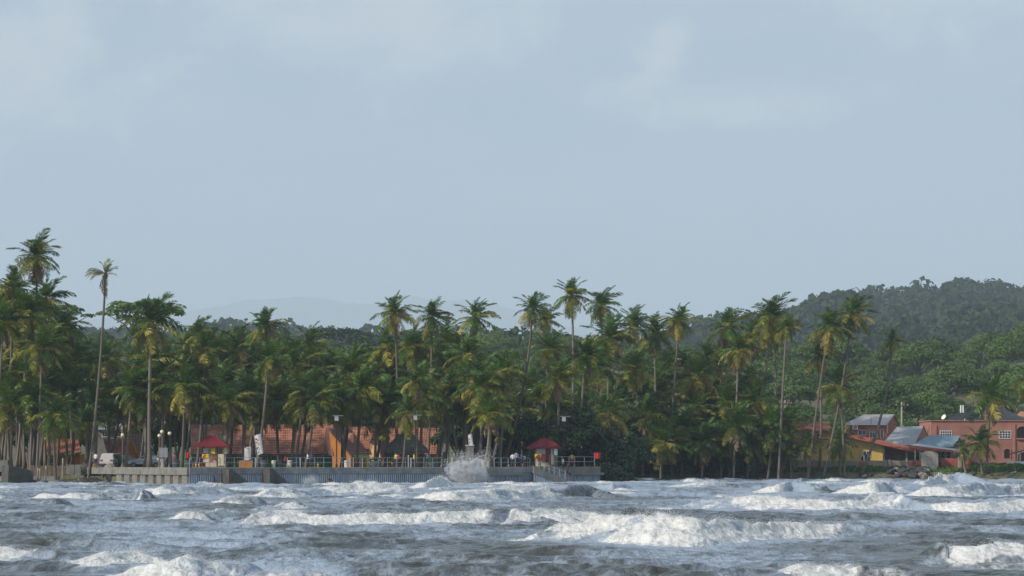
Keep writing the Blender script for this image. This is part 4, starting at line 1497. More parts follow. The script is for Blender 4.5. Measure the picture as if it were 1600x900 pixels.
def flat_tree(label, px, py, d, rad, zb, layers, seed, m='leaf_wood', trunk_r=0.4):
    top = W(px, py, d)
    base = Vector((top.x, d, float(ground_z(top.x, d)) - 0.3))
    H = top.z - base.z
    r = random.Random(seed)
    lumps = []
    mbt = MB()
    mbt.tube([(0, 0, 0), (rad * .05, 0, H * .4), (0, 0, H * .72)], [trunk_r * 1.4, trunk_r, trunk_r * .7], 7)
    for i in range(layers):
        a = i * 2.4 + r.uniform(-.4, .4)
        q = rad * (0.15 + 0.85 * ((i + .5) / layers) ** .6)
        zc = H - rad * (0.10 + 0.30 * (q / rad) ** 2) - r.uniform(0, .14) * rad
        lumps.append(((q * math.cos(a), q * math.sin(a), zc), (rad * r.uniform(.22, .34), rad * r.uniform(.22, .34), rad * r.uniform(.07, .12))))
        mbt.tube([(0, 0, H * r.uniform(.45, .7)), (q * .5 * math.cos(a), q * .5 * math.sin(a), zc - rad * .22), (q * math.cos(a), q * math.sin(a), zc)], [trunk_r * .5, trunk_r * .3, trunk_r * .1], 5)
    t = thing('spreading_tree', label, 'tree', tuple(base))
    link('trunk', mbt.build('trunk', M['bark'], mesh_only=True, smooth=True), t)
    v, f = leaf_cloud(lumps, 1500, rad * 0.055, seed, 0.4)
    link('crown', mesh_np('crown', v, f, M[m]), t)


flat_tree('flat-topped spreading tree on the skyline behind the broad-crowned palm', 222, 464, 420, 7.0, 0, 16, 31)
flat_tree('layered spreading tree half hidden behind the tallest palm', 100, 474, 430, 5.0, 0, 12, 32)
flat_tree('dark umbrella-shaped tree standing alone on the far skyline left of the three palms', 525, 508, 800, 13.5, 0, 22, 33, 'leaf_hill', 0.7)
flat_tree('small dark rounded tree beside the umbrella-shaped one', 560, 527, 800, 5.0, 0, 10, 34, 'leaf_hill', 0.4)

# wooded hills further off: one mass of crowns
rs = np.random.RandomState(19)
n_c = 4200
cd = np.sqrt(rs.rand(n_c) * ((HD + 60) ** 2 - 850 ** 2) + 850 ** 2)
cx = (rs.rand(n_c) * 2 - 1) * 0.235 * cd
cz = ground_z(cx, cd)
cr_ = (5.0 + 9.5 * rs.rand(n_c) ** 2.2) * (0.7 + 0.4 * sstep(900, 2000, cd))
per = 92
v = rs.normal(size=(n_c, per, 3))
v /= np.linalg.norm(v, axis=2)[..., None]
v[..., 2] = np.abs(v[..., 2]) * 1.0 - 0.15
lobe = 0.75 + 0.5 * vnoise(v[..., 0] * 2.2 + np.arange(n_c)[:, None] * 3.7, v[..., 1] * 2.2 + v[..., 2] * 2, 5)
P = np.stack([cx, cd, cz + cr_ * 0.55], -1)[:, None, :] + v * (cr_[:, None] * lobe)[..., None] * np.array([1, 1, 0.95])
P = P.reshape(-1, 3)
nrm = v.reshape(-1, 3) + rs.normal(0, 0.45, P.shape)
nrm /= np.linalg.norm(nrm, axis=1)[:, None]
a = np.cross(nrm, rs.normal(size=P.shape))
a /= np.linalg.norm(a, axis=1)[:, None]
b = np.cross(nrm, a)
s = (np.repeat(cr_, per) * 0.155 * (0.6 + 0.8 * rs.rand(len(P))))[:, None]
q = np.stack([P - a * s, P - b * s, P + a * s, P + b * s], 1).reshape(-1, 3)
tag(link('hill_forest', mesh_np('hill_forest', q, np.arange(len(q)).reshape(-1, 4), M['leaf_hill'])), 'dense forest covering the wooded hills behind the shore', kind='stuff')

# grass and low scrub along the right-hand shore
n_g = 9000
gx = X(940, 332) + rs.rand(n_g) * (X(1620, 332) - X(940, 332))
gy = shore(gx) + 2.5 + rs.rand(n_g) ** 1.5 * 11
hgt = (0.10 + 0.45 * rs.rand(n_g)) * (0.4 + 0.9 * vnoise(gx / 3, gy / 2, 6))
gz = ground_z(gx, gy)
an = rs.rand(n_g) * 6.28
dx, dy = np.cos(an) * 0.13, np.sin(an) * 0.13
q = np.stack([np.stack([gx - dx, gy - dy, gz - .05], -1), np.stack([gx + dx, gy + dy, gz - .05], -1),
              np.stack([gx + dx * 1.8 + rs.normal(0, .1, n_g), gy + dy, gz + hgt], -1), np.stack([gx - dx * 0.6, gy - dy, gz + hgt * 1.15], -1)], 1).reshape(-1, 3)
tag(link('grass', mesh_np('grass', q, np.arange(len(q)).reshape(-1, 4), M['grass'])), 'bright green grass and low creepers along the shore below the garden wall', kind='stuff')

# ------------------------------------------------------------------ buildings on the left
def gz(px, d):
    return float(ground_z(X(px, d), d))


def base(px, d):
    return (X(px, d), d, gz(px, d))


def window(parent, x0, x1, y0, y1, d, nx=2, ny=2, fm='white', gm='glass', fw=0.07):
    """frame with bars, the pane a sub-part of it"""
    mb = MB()
    ax, bx, z0, z1 = X(x0, d), X(x1, d), Zp(y1, d), Zp(y0, d)
    mb.box(ax - fw, bx + fw, d - .06, d + .02, z1, z1 + fw).box(ax - fw, bx + fw, d - .09, d + .02, z0 - fw, z0)
    mb.box(ax - fw, ax, d - .06, d + .02, z0, z1).box(bx, bx + fw, d - .06, d + .02, z0, z1)
    for i in range(1, nx):
        x = ax + (bx - ax) * i / nx
        mb.box(x - fw * .4, x + fw * .4, d - .05, d + .015, z0, z1)
    for i in range(1, ny):
        z = z0 + (z1 - z0) * i / ny
        mb.box(ax, bx, d - .045, d + .01, z - fw * .35, z + fw * .35)
    o = mb.build('window', M[fm], parent)
    MB().box(ax, bx, d - .022, d + .012, z0, z1).build('pane', M[gm], o)
    return o


def wall_box(parent, x0, x1, y0, d, depth, m, name='wall', y1=None):
    zb = gz((x0 + x1) / 2, d) - 0.2 if y1 is None else Zp(y1, d)
    return MB().box(X(x0, d), X(x1, d), d, d + depth, zb, Zp(y0, d)).build(name, M[m], parent)


def tiled(parent, A, B, C, D, m, nu=None, nv=None, name='roof'):
    A, B, C, D = (W(*p) for p in (A, B, C, D))
    nu = nu or max(4, round((B - A).length / 0.29))
    nv = nv or max(3, round((D - A).length / 0.38))
    mb = MB().tiles(A, B, C, D, nu, nv)
    mb.slab([A, B, C, D], 0.10)
    return mb.build(name, M[m], parent)


# little red hut at the left
t = thing('tiled_hut', 'small red-tiled hut with orange walls behind the globe lamps', 'hut', base(200, 306))
tiled(t, (169, 713.5, 304), (199, 713.5, 304), (205, 685, 308), (161, 685.5, 308), 'tile')
tiled(t, (216, 714, 303.2), (242, 714, 308), (223, 678.5, 311), (199, 679.5, 307), 'shade_browned_tile')
wall_box(t, 171, 200, 713.5, 305, 3.5, 'brick')
mb = MB().slab([W(199.5, 684, 304.4), W(204, 684, 304.4), W(217, 713, 303.6), W(217, 731, 303.6), W(200, 731, 304.4)], 0.15)
mb.build('gable_wall', M['orange'], t)
MB().pbox(218, 240, 713.6, 715.6, 304.2, 0.12).build('fascia', M['green'], t)
wall_box(t, 219, 238, 715.4, 305.6, 3, 'orange')
for x in (221, 229, 237):
    MB().pbox(x - .6, x + .6, 715.6, 730.5, 304.3, .14).build('post', M['orange'], t)

t = thing('red_cabin', 'low red-roofed cabin with green eaves half hidden by the low young palm', 'cabin', base(95, 312))
tiled(t, (66, 708.5, 311), (128, 708.5, 311), (122, 686, 315.5), (72, 687, 315.5), 'tile')
MB().pbox(66, 128, 708.6, 710.6, 310.9, 0.12).build('fascia', M['green'], t)
wall_box(t, 69, 125, 709, 312, 3.5, 'orange')
window(t, 76, 83, 716, 724, 311.98, 2, 1)
window(t, 104, 111, 715, 724, 311.98, 2, 1)

t = thing('grey_house', 'pale grey-roofed house glimpsed behind the red-tiled hut', 'house', base(180, 340))
MB().ribs(W(147, 671, 340), W(196, 671, 340), W(177, 649, 345), W(150, 648, 345), 24, .05).slab([W(147, 671, 340), W(196, 671, 340), W(177, 649, 345), W(150, 648, 345)], .08).build('roof', M['grey_roof'], t)
wall_box(t, 149, 194, 671, 340.8, 4, 'concrete')
window(t, 160, 168, 674, 682, 340.78)
window(t, 182, 189, 674, 682, 340.78)
t = thing('white_roof_house', 'house with a ribbed white metal roof behind the grey-roofed one', 'house', base(195, 352))
MB().ribs(W(178, 668, 352), W(205, 668, 352), W(209.5, 652, 356), W(175, 652, 356), 12, .07).slab([W(178, 668, 352), W(205, 668, 352), W(209.5, 652, 356), W(175, 652, 356)], .08).build('roof', M['zinc'], t)
wall_box(t, 180, 208, 667, 353, 3.5, 'tan')

# long tiled building
t = thing('long_building', 'long terracotta-tiled building with bright green walls and white-barred windows', 'building', base(405, 318))
A, B, C, D = (298, 710, 317.2), (521, 710, 317.2), (521, 665.5, 322.5), (298, 665.5, 322.5)
tiled(t, A, B, C, D, 'tile')
MB().slab([W(298, 665.5, 322.6), W(521, 665.5, 322.6), W(521, 712, 327.5), W(298, 712, 327.5)], 0.12).build('rear_roof', M['shade_browned_tile'], t)
MB().tube([W(298, 665.2, 322.5), W(410, 665.2, 322.5), W(521, 665.2, 322.5)], 0.14, 6).build('ridge_cap', M['tile'], t)
MB().pbox(298, 521, 709.6, 712, 317.3, .12).build('fascia', M['green'], t)
wall_box(t, 300, 519, 711, 318.2, 8, 'green')
for x0, x1, n in ((304, 316, 3), (346, 362, 4), (372, 386, 4), (404, 418, 4), (424, 436, 3), (441, 459.5, 5), (468, 492, 6), (497, 506, 2)):
    window(t, x0, x1, 712.8, 724.5, 318.16, n, 1)
for x in (360, 395, 438, 464, 500, 513):
    MB().pbox(x - .7, x + .7, 711.8, 730.8, 317.45, .14).build('post', M['green'], t)

# wings with steep roofs, their tile browned to stand for shade
t = thing('gabled_wing', 'orange gabled wing with a steep shaded brown roof and a small dormer', 'building', base(545, 315))
tiled(t, (549, 713, 313), (578.5, 711.5, 316.6), (546, 667.5, 319.5), (513.5, 669, 314.6), 'shade_browned_tile')
MB().slab([W(513, 669, 314.7), W(509, 669, 318.5), W(506, 712, 318.5), W(520.5, 712, 314.2)], .12).build('side_roof', M['shade_browned_tile'], t)
MB().slab([W(514, 673, 314.4), W(548.5, 713, 313.3), W(548.5, 731, 313.3), W(519, 731, 314.4), W(519, 711, 314.4)], .2).build('gable_wall', M['orange'], t)
MB().slab([W(514, 671.5, 314.1), W(549.5, 712, 312.9), W(549.5, 714.5, 312.9), W(514, 674, 314.1)], .06).build('bargeboard', M['shade_browned_tile'], t)
MB().pbox(550, 578, 711.8, 713.8, 313.3, .12).build('fascia', M['green'], t)
wall_box(t, 549, 577, 713, 316, 2, 'peach')
for i, x in enumerate((552, 558.5, 566, 574)):
    MB().pbox(x - .9, x + .9, 713.8, 731, 313.4, .16).build('post', M['green' if i % 2 else 'peach'], t)
mb = MB().slab([W(545, 676.5, 315.4), W(552.5, 676.5, 315.4), W(552.5, 690, 314.6), W(545, 684, 314.6)], .3)
mb.build('dormer', M['tile'], t)
t = thing('tiled_house', 'sunlit tiled roof between the two wings with shaded brown roofs', 'house', base(565, 322))
tiled(t, (547, 702, 320.5), (577, 702, 320.5), (586, 666.8, 325), (547, 666.8, 325), 'tile')
wall_box(t, 548, 576, 701, 321, 4, 'peach')
t = thing('peach_wing', 'peach gabled wing with a dark overhanging roof left of the thatched pavilion', 'building', base(590, 316))
tiled(t, (595, 712, 314.3), (609, 709, 318), (604, 668, 321), (586, 668, 316.2), 'shade_browned_tile')
MB().slab([W(586, 669, 316.1), W(583, 676, 320), W(576.5, 700, 319), W(577, 691, 315.6)], .12).build('side_roof', M['shade_browned_tile'], t)
MB().slab([W(577.5, 690, 315.9), W(586, 686, 315.9), W(594.5, 711, 315), W(594.5, 731, 315), W(573, 731, 316), W(577, 712, 316)], .2).build('gable_wall', M['peach'], t)
t = thing('resort_building', 'tiled building with peach and yellow walls behind the thatched pavilion', 'building', base(645, 320))
tiled(t, (600, 710.5, 319), (682, 710.5, 319), (687, 669, 324), (604, 668.5, 324), 'tile')
MB().pbox(598, 683, 710.3, 712.2, 319.2, .12).build('fascia', M['peach'], t)
wall_box(t, 597, 692, 711, 320, 5, 'peach')
for x0, x1 in ((601.5, 605.5), (607.5, 613)):
    MB().pbox(x0, x1, 704, 730.6, 319.6, .35).build('panel', M['bright_yellow'], t)
MB().pbox(609.5, 612.5, 704.5, 708.5, 319.4, .1).build('sign', M['flag_red'], t)
window(t, 618, 626, 713, 723, 319.96, 2, 2)
window(t, 630, 638, 713, 723, 319.96, 2, 2)
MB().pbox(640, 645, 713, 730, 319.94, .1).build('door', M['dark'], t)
window(t, 664, 672, 713, 722, 319.96, 2, 2)

# thatched pavilion
d = 293.0
cx_ = X(634, d)
zb = DECK
t = thing('thatched_pavilion', 'open round pavilion with a grey thatched roof on timber posts', 'pavilion', (cx_, d, zb))
e_z, p_z, er = Zp(704.5, d), Zp(672.5, d), 34.5 / FPX * d
rp = random.Random(3)
vs, fs = [], []
nseg = 40
rings = [(0.10, p_z + .12), (0.24, p_z - .35), (0.48, p_z - 0.95), (0.74, p_z - 1.65), (0.9, p_z - 2.05), (1.0, e_z - .02), (1.0, e_z - .2), (0.86, e_z - .12), (0.1, p_z - .7)]
for ri, (q, z) in enumerate(rings):
    for k in range(nseg):
        a = 2 * math.pi * k / nseg
        jit = rp.uniform(-.05, .05) if ri < 7 else 0
        lob = 1 + 0.03 * math.cos(4 * a)
        vs.append((cx_ + er * (q * lob + jit * .5) * math.cos(a), d + er * (q * lob + jit * .5) * math.sin(a), z + jit * 1.2 - (rp.uniform(0, .14) if ri == 6 else 0)))
for i in range(len(rings) - 1):
    for k in range(nseg):
        fs.append((i * nseg + k, i * nseg + (k + 1) % nseg, (i + 1) * nseg + (k + 1) % nseg, (i + 1) * nseg + k))
fs.append(tuple(range(nseg)))
MB().add(vs, fs).build('roof', M['thatch'], t)
for k in range(10):
    a = 2 * math.pi * (k + .3) / 10
    q = Vector((cx_ + er * .78 * math.cos(a), d + er * .78 * math.sin(a), zb))
    MB().tube([q, q + Vector((0, 0, e_z - zb + 0.25))], .08, 6).build('post', M['timber'], t)
MB().lathe((cx_, d, zb - .03), [(er * .8, 0), (er * .8, .1)], 24).build('floor_slab', M['concrete'], t)
# counter under the thatch
t = thing('bar_counter', 'dark timber counter standing under the thatched pavilion', 'counter', (cx_, d, zb + .07))
MB().box(cx_ - 1.5, cx_ + 1.5, d - .35, d + .35, zb + .07, zb + 1.0).build('body', M['timber'], t)
MB().box(cx_ - 1.6, cx_ + 1.6, d - .45, d + .45, zb + 1.0, zb + 1.08).build('top', M['pale_timber'], t)

# grey and cream tank hut on legs
t = thing('tank_stand', 'small box hut, pale grey above and cream below, on dark legs beyond the pavilion', 'hut', base(697, 300))
MB().pbox(690.6, 702.2, 681, 692, 300, 1.0).build('upper_box', M['grey_roof'], t)
MB().pbox(691.6, 702, 692, 706.5, 300.05, .95).build('lower_box', M['cream'], t)
MB().slab([W(690, 681.5, 299.9), W(703, 680.5, 299.9), W(702, 679.5, 301.1), W(692, 677, 301.1)], .06).build('roof', M['zinc'], t)
for x in (692.5, 701):
    for dd_ in (300.1, 300.8):
        MB().pbox(x - .7, x + .7, 706.5, 731, dd_, .12).build('leg', M['timber'], t)
t = thing('water_tank', 'pale grey box tank standing behind the first red kiosk roof', 'tank', base(347, 300))
MB().pbox(340, 354, 678.5, 690, 300, 1).build('body', M['grey_roof'], t)
MB().pbox(339.6, 354.4, 677.5, 678.8, 299.95, 1.1).build('lid', M['concrete'], t)
for x in (341.5, 352.5):
    for dd_ in (300.1, 300.8):
        MB().pbox(x - .7, x + .7, 690, 731, dd_, .12).build('leg', M['grey_metal'], t)
t = thing('gate_pillar', 'square grey masonry pillar behind the spray burst', 'pillar', base(734, 285))
MB().pbox(728, 740, 697, 731, 285, .8).build('shaft', M['concrete'], t)
MB().pbox(727, 741, 695, 697, 284.9, 1.0).build('cap', M['zinc'], t)

# ------------------------------------------------------------------ red kiosks
def kiosk(xl, xr, xp, yp, ye, d, label, cells):
    zb = DECK
    t = thing('lifeguard_kiosk', label, 'kiosk', (X((xl + xr) / 2, d), d, zb))
    a, b, e = X(xl, d), X(xr, d), Zp(ye, d)
    dp = (b - a) * 0.8
    y0, y1 = d - .5, d - .5 + dp
    xm, ym, zt = X(xp, d), (y0 + y1) / 2, Zp(yp, d)
    rl = 0.35
    R1, R2 = Vector((xm - rl, ym, zt)), Vector((xm + rl, ym, zt))
    c = [Vector((a, y0, e)), Vector((b, y0, e)), Vector((b, y1, e)), Vector((a, y1, e))]
    mb = MB()
    for q in ((c[0], c[1], R2, R1), (c[1], c[2], R2, R2 + Vector((0.01, 0, 0))), (c[2], c[3], R1, R2), (c[3], c[0], R1, R1 + Vector((-0.01, 0, 0)))):
        mb.ribs(q[0], q[1], q[2], q[3], 12, .04)
    mb.add([p - Vector((0, 0, .02)) for p in c], [(0, 3, 2, 1)])
    mb.build('roof', M['red'], t)
    mb = MB()
    for i in range(4):
        mb.bar(c[i], c[(i + 1) % 4], .05, .17)
    mb.build('fascia', M['red'], t)
    px_ = [a + (b - a) * f for f in (.24, .66, .80)]
    for x in px_[:2]:
        for y in (y0 + .55, y1 - .55):
            MB().box(x - .07, x + .07, y - .07, y + .07, zb, e).build('post', M['red'], t)
    MB().box(px_[0] + .1, px_[1] - .1, y1 - .6, y1 - .52, zb, e).build('rear_wall', M['cream'], t)
    MB().box(px_[0] - .3, px_[2] + .3, y0 + .3, y1 - .3, zb - .03, zb + .12).build('floor_slab', M['concrete'], t)
    for nm, x0, x1, ya, yb, m_ in cells:
        MB().pbox(x0, x1, ya, yb, y0 + .50, .06).build(nm, M[m_], t)
    return t, y0


k1, y0 = kiosk(303, 358, 330, 681.5, 697.5, 277, 'red-roofed lifeguard kiosk with cream and yellow panels by the first stair flight',
               [('window', 316.5, 325, 700, 708, 'zinc'), ('panel', 315.5, 326, 709.5, 722, 'cream'), ('panel', 340, 349.5, 709.5, 727.5, 'cream'),
                ('window', 341.5, 347, 698.5, 708, 'glass'), ('screen', 327, 333.5, 712, 722, 'brick'), ('screen', 349.6, 355, 699, 709, 'cream')])
MB().slab([W(315.6, 709.6, y0 + .44), W(325.8, 709.6, y0 + .44), W(325.8, 716, y0 + .44), W(315.6, 716, y0 + .44)], .03).build('sign', M['bright_yellow'], k1)
MB().slab([W(314.8, 716.5, y0 + .38), W(319.6, 709.6, y0 + .38), W(320.8, 710.4, y0 + .38), W(316, 717.4, y0 + .38)], .03).build('stripe', M['flag_red'], k1)
MB().slab([W(331, 700, y0 + .4), W(336, 700.5, y0 + .4), W(336, 709, y0 + .4), W(329.5, 708, y0 + .4)], .05).build('banner', M['bright_yellow'], k1)
k2, y0 = kiosk(822, 879, 851, 684.5, 700, 289, 'red-roofed lifeguard kiosk with red posts and a white notice near the pier head',
               [('window', 838.5, 852, 699.5, 709.5, 'zinc'), ('panel', 858.2, 865, 711, 725.5, 'cream'), ('post', 852.4, 857.6, 698, 722, 'red'),
                ('window', 859, 863.6, 701, 711, 'zinc'), ('panel', 846, 852.2, 709.6, 722, 'brick'), ('frame', 840, 852, 697.5, 700, 'bright_yellow'), ('panel', 841, 846, 717, 728, 'cream')])
MB().slab([W(835.5, 709, y0 + .4), W(845.8, 709.8, y0 + .4), W(845.8, 716.8, y0 + .4), W(835.5, 715, y0 + .4)], .03).build('sign', M['bright_yellow'], k2)
MB().slab([W(836.5, 715, y0 + .36), W(841, 709.4, y0 + .36), W(841.4, 712.6, y0 + .36), W(838.4, 715.4, y0 + .36)], .03).build('stripe', M['flag_red'], k2)
MB().pbox(865.3, 871, 700.8, 711.2, y0 + .3, .04).build('notice', M['white'], k2)

# ------------------------------------------------------------------ flags and banners
def cloth(pts_px, d, wave, m, name, parent, nx=8, ny=5):
    """rippled cloth between four photo points: lower-left, lower-right, upper-right, upper-left"""
    A, B, C, D = (W(p[0], p[1], d) for p in pts_px)
    vs, fs = [], []
    for j in range(ny + 1):
        for i in range(nx + 1):
            u, v = i / nx, j / ny
            p = (A * (1 - u) + B * u) * (1 - v) + (D * (1 - u) + C * u) * v
            vs.append(p + Vector((0, wave * math.sin(u * 6.5 + v * 1.3) * (0.3 + u), wave * .25 * math.sin(u * 5))))
    w = nx + 1
    for j in range(ny):
        for i in range(nx):
            fs.append((j * w + i, j * w + i + 1, (j + 1) * w + i + 1, (j + 1) * w + i))
    o = MB().add(vs, fs).build(name, m, parent, True)
    return o


def pole(parent, px, y0, y1, d, r=.03, m='grey_metal', name='pole', px2=None):
    return MB().tube([W(px, y1, d), W(px2 if px2 is not None else px, y0, d)], r, 6).build(name, M[m], parent)


t = thing('red_flag', 'red flag drooping from a lime pole left of the first kiosk', 'flag', (X(288.5, 265), 265, DECK))
pole(t, 288.3, 707, 730.5, 265, .05, 'green', px2=290)
cloth([(288.5, 715.5), (294, 716), (297.5, 706), (291, 708)], 265, .12, M['flag_red'], 'cloth', t)
t = thing('red_flag', 'square red flag flying at the end of the pier head railing', 'flag', (X(928.6, 290.6), 290.6, 1.82))
pole(t, 928.6, 707, 728.4, 290.6, .035)
cloth([(927.5, 716.6), (936.5, 716.4), (938, 707.2), (929, 707.8)], 290.6, .08, M['flag_red'], 'cloth', t)
t = thing('feather_banner', 'tall tilted white banner with red and yellow squares and dark figures', 'banner', (X(404, 278), 278, DECK))
pole(t, 402.4, 679, 730.5, 278.1, .03, px2=397)
cl = cloth([(402.5, 711.5), (411.5, 708), (407.2, 677), (397.2, 681.2)], 278, .06, M['cloth'], 'cloth', t)
for x0, y0_, x1, y1_, m_ in ((399, 685.2, 402, 687.8, 'flag_red'), (399.6, 691, 403.4, 692.4, 'flag_red'), (400, 692.6, 403.4, 693.8, 'bright_yellow'), (401, 700.6, 403.2, 701.8, 'black'), (402.2, 698.6, 404.2, 700.4, 'black'), (404, 705.4, 405.4, 708.4, 'shirt_blue')):
    MB().slab([W(x0, y1_, 277.86), W(x1, y1_ - .3, 277.86), W(x1 - .2, y0_ - .3, 277.86), W(x0 - .2, y0_, 277.86)], .02).build('emblem', M[m_], cl)
t = thing('feather_banner', 'shorter upright white banner of fine print beside the tilted one', 'banner', (X(387, 277), 277, DECK))
pole(t, 382, 697, 730.5, 277.1, .03)
cl = cloth([(382, 719.5), (392.3, 717.5), (392.2, 697), (381.8, 700.5)], 277, .05, M['cloth'], 'cloth', t)
for k in range(7):
    MB().slab([W(384, 704.4 + k * 1.9, 276.88), W(389.5 + (k % 3) * .5, 704.0 + k * 1.9, 276.88), W(389.5 + (k % 3) * .5, 703.4 + k * 1.9, 276.88), W(384, 703.8 + k * 1.9, 276.88)], .02).build('print', M['grey_roof'], cl)
MB().slab([W(385, 701.6, 276.88), W(389, 701, 276.88), W(389, 699.8, 276.88), W(385, 700.4, 276.88)], .02).build('emblem', M['flag_red'], cl)
t = thing('feather_banner', 'small white banner with red marks above the square pillar', 'banner', (X(733, 284), 284, DECK))
pole(t, 733.4, 678, 730.5, 284.1, .03, px2=731.6)
cl = cloth([(733, 695.5), (740, 696), (737, 676), (731.2, 681)], 284, .05, M['cloth'], 'cloth', t)
for x, y in ((732.4, 685), (733.2, 690)):
    MB().slab([W(x, y + 2, 283.88), W(x + 2, y + 2, 283.88), W(x + 1.8, y, 283.88), W(x - .2, y, 283.88)], .02).build('emblem', M['flag_red'], cl)

# ------------------------------------------------------------------ lamps
def globe_lamp(px, py, d, label, m='timber', extra=None):
    t = thing('globe_lamp', label, 'lamp post', (X(px, d), d, DECK), 0, 'globe lamps on the promenade')
    zt = Zp(py, d)
    MB().lathe((X(px, d), d, DECK - .05), [(.22, 0), (.22, .12), (.10, .5), (.06, .7), (.05, zt - DECK - .15), (.11, zt - DECK - .1), (.11, zt - DECK - .02)], 8).build('post', M[m], t)
    MB().ball((X(px, d), d, zt + .19), .21, 0, 10).build('globe', M['globe'], t, True)
    return t


globe_lamp(191.5, 682.5, 281, 'globe lamp on a pale post in front of the red-tiled hut')
globe_lamp(253, 677.5, 272, 'globe lamp on the post behind the grey panel board, biggest of its cluster')
globe_lamp(249, 683.5, 279, 'lower globe lamp just left of the biggest one in its cluster')
globe_lamp(265, 680, 276, 'globe lamp on a black post right of the panel board', 'black')
globe_lamp(257, 663, 296, 'high globe lamp farther back above the panel board')


def flood_light(px, py, d, label):
    t = thing('street_light', label, 'street light', (X(px, d), d, DECK), 0, 'flat-topped street lights on the promenade')
    MB().lathe((X(px, d), d, DECK - .05), [(.13, 0), (.13, .4), (.07, .5), (.055, Zp(py, d) - DECK + .05)], 8).build('post', M['black'], t)
    x, z = X(px, d), Zp(py, d)
    MB().box(x - .22, x + .22, d - .2, d + .2, z - .55, z - .02).build('housing', M['grey_roof'], t)
    MB().box(x - .45, x + .75, d - .25, d + .25, z, z + .07).build('panel', M['grey_metal'], t)
    return t


flood_light(526, 650, 282, 'flat-topped street light in front of the orange gabled wing')
flood_light(649, 649, 284, 'flat-topped street light standing before the thatched pavilion')
flood_light(780, 651, 288, 'flat-topped street light above the slanting pale palm stems')
flood_light(881, 651, 291, 'flat-topped street light behind the second red kiosk')

# grey panel board
t = thing('panel_board', 'grey two-leaf panel board on a flared white post', 'board', (X(255.5, 270), 270, DECK))
MB().pbox(249, 255.3, 699.5, 714.5, 270, .08).build('panel', M['grey_metal'], t)
MB().pbox(255.6, 261.8, 699.5, 714.5, 270, .08).build('panel', M['grey_metal'], t)
MB().lathe((X(254, 270), 270.2, DECK - .05), [(.24, 0), (.2, .25), (.11, .8), (.1, 1.4)], 8).build('post', M['blockwork'], t)

# ------------------------------------------------------------------ vehicles
def car(px, d, rz, label, paint, suv):
    t = thing('parked_car', label, 'car', (X(px, d), d, DECK - .05), rz, 'cars parked behind the seawall')
    Mx = wmat(t)
    Ls = 4.3
    top = 1.72 if suv else 1.46
    prof = [(-2.15, .42), (-2.12, .85), (-2.0, 1.0)] + ([(-1.9, 1.55), (-1.6, top), (.35, top), (.95, 1.05)] if suv else [(-1.75, 1.08), (-1.15, top - .03), (.2, top), (1.0, 1.0)]) + [(1.95, .88), (2.15, .65), (2.15, .42)]
    hw = .86
    mb = MB(Mx)
    k = len(prof)
    vs = [(x, -hw * (1 if z < 1.1 else .86), z) for x, z in prof] + [(x, hw * (1 if z < 1.1 else .86), z) for x, z in prof]
    mb.add(vs, [tuple(range(k)), tuple(range(2 * k - 1, k - 1, -1))] + [(i, i + k, (i + 1) % k + k, (i + 1) % k) for i in range(k)])
    body = mb.build('body', M[paint], t)
    mod = body.modifiers.new('soft edges', 'BEVEL')
    mod.width, mod.segments = .06, 2
    wz0, wz1 = 1.08, top - .10
    for s_ in (-1, 1):
        for x0, x1, sl in ((-1.72 if suv else -1.25, -.75, .12), (-.65, .3, .0)):
            y_ = s_ * (hw * .865 + .0)
            MB(Mx).add([(x0 - .1, s_ * hw * .985, wz0), (x1 + (.35 if sl == 0 else 0), s_ * hw * .985, wz0), (x1, s_ * (hw * .86 + .025), wz1), (x0 + sl, s_ * (hw * .86 + .025), wz1),
                        (x0 - .1, s_ * hw * .9, wz0), (x1 + (.35 if sl == 0 else 0), s_ * hw * .9, wz0), (x1, s_ * hw * .8, wz1), (x0 + sl, s_ * hw * .8, wz1)],
                       [(0, 1, 2, 3), (7, 6, 5, 4), (0, 4, 5, 1), (1, 5, 6, 2), (2, 6, 7, 3), (3, 7, 4, 0)]).build('window', M['glass'], t)
        for x in (-1.35, 1.35):
            c = Vector((x, s_ * .80, .33))
            wv = []
            wf = []
            for j, (r_, o_) in enumerate(((.33, -.1), (.33, .1), (.2, .11))):
                for q in range(14):
                    a = 6.2832 * q / 14
                    wv.append(c + Vector((r_ * math.cos(a), s_ * o_, r_ * math.sin(a))))
            for j in range(2):
                for q in range(14):
                    wf.append((j * 14 + q, j * 14 + (q + 1) % 14, (j + 1) * 14 + (q + 1) % 14, (j + 1) * 14 + q))
            wh = MB(Mx).add(wv, wf).build('wheel', M['rubber'], t)
            MB(Mx).add(wv[28:], [tuple(range(14))]).build('rim', M['grey_metal'], wh)
        MB(Mx).box(-2.17, -2.05, s_ * .62 - .15, s_ * .62 + .15, .80, .98).build('tail_light', M['lamp_red'], t)
        MB(Mx).box(2.02, 2.16, s_ * .6 - .18, s_ * .6 + .18, .66, .80).build('headlight', M['zinc'], t)
    x0 = .98 if not suv else .93
    MB(Mx).add([(x0 + .06, -.68, 1.06), (x0 + .06, .68, 1.06), (.38, .6, top - .07), (.38, -.6, top - .07)], [(0, 1, 2, 3)]).build('windscreen', M['glass'], t)
    return t


car(178, 292, 1.3, 'white upright car parked before the red-tiled hut', 'car_white', True)
car(230, 289, 2.95, 'silver low car parked between the palm trunks by the globe lamps', 'car_silver', False)
car(201, 292, 0.1, 'dark low car between the white and the silver one', 'drum', False)

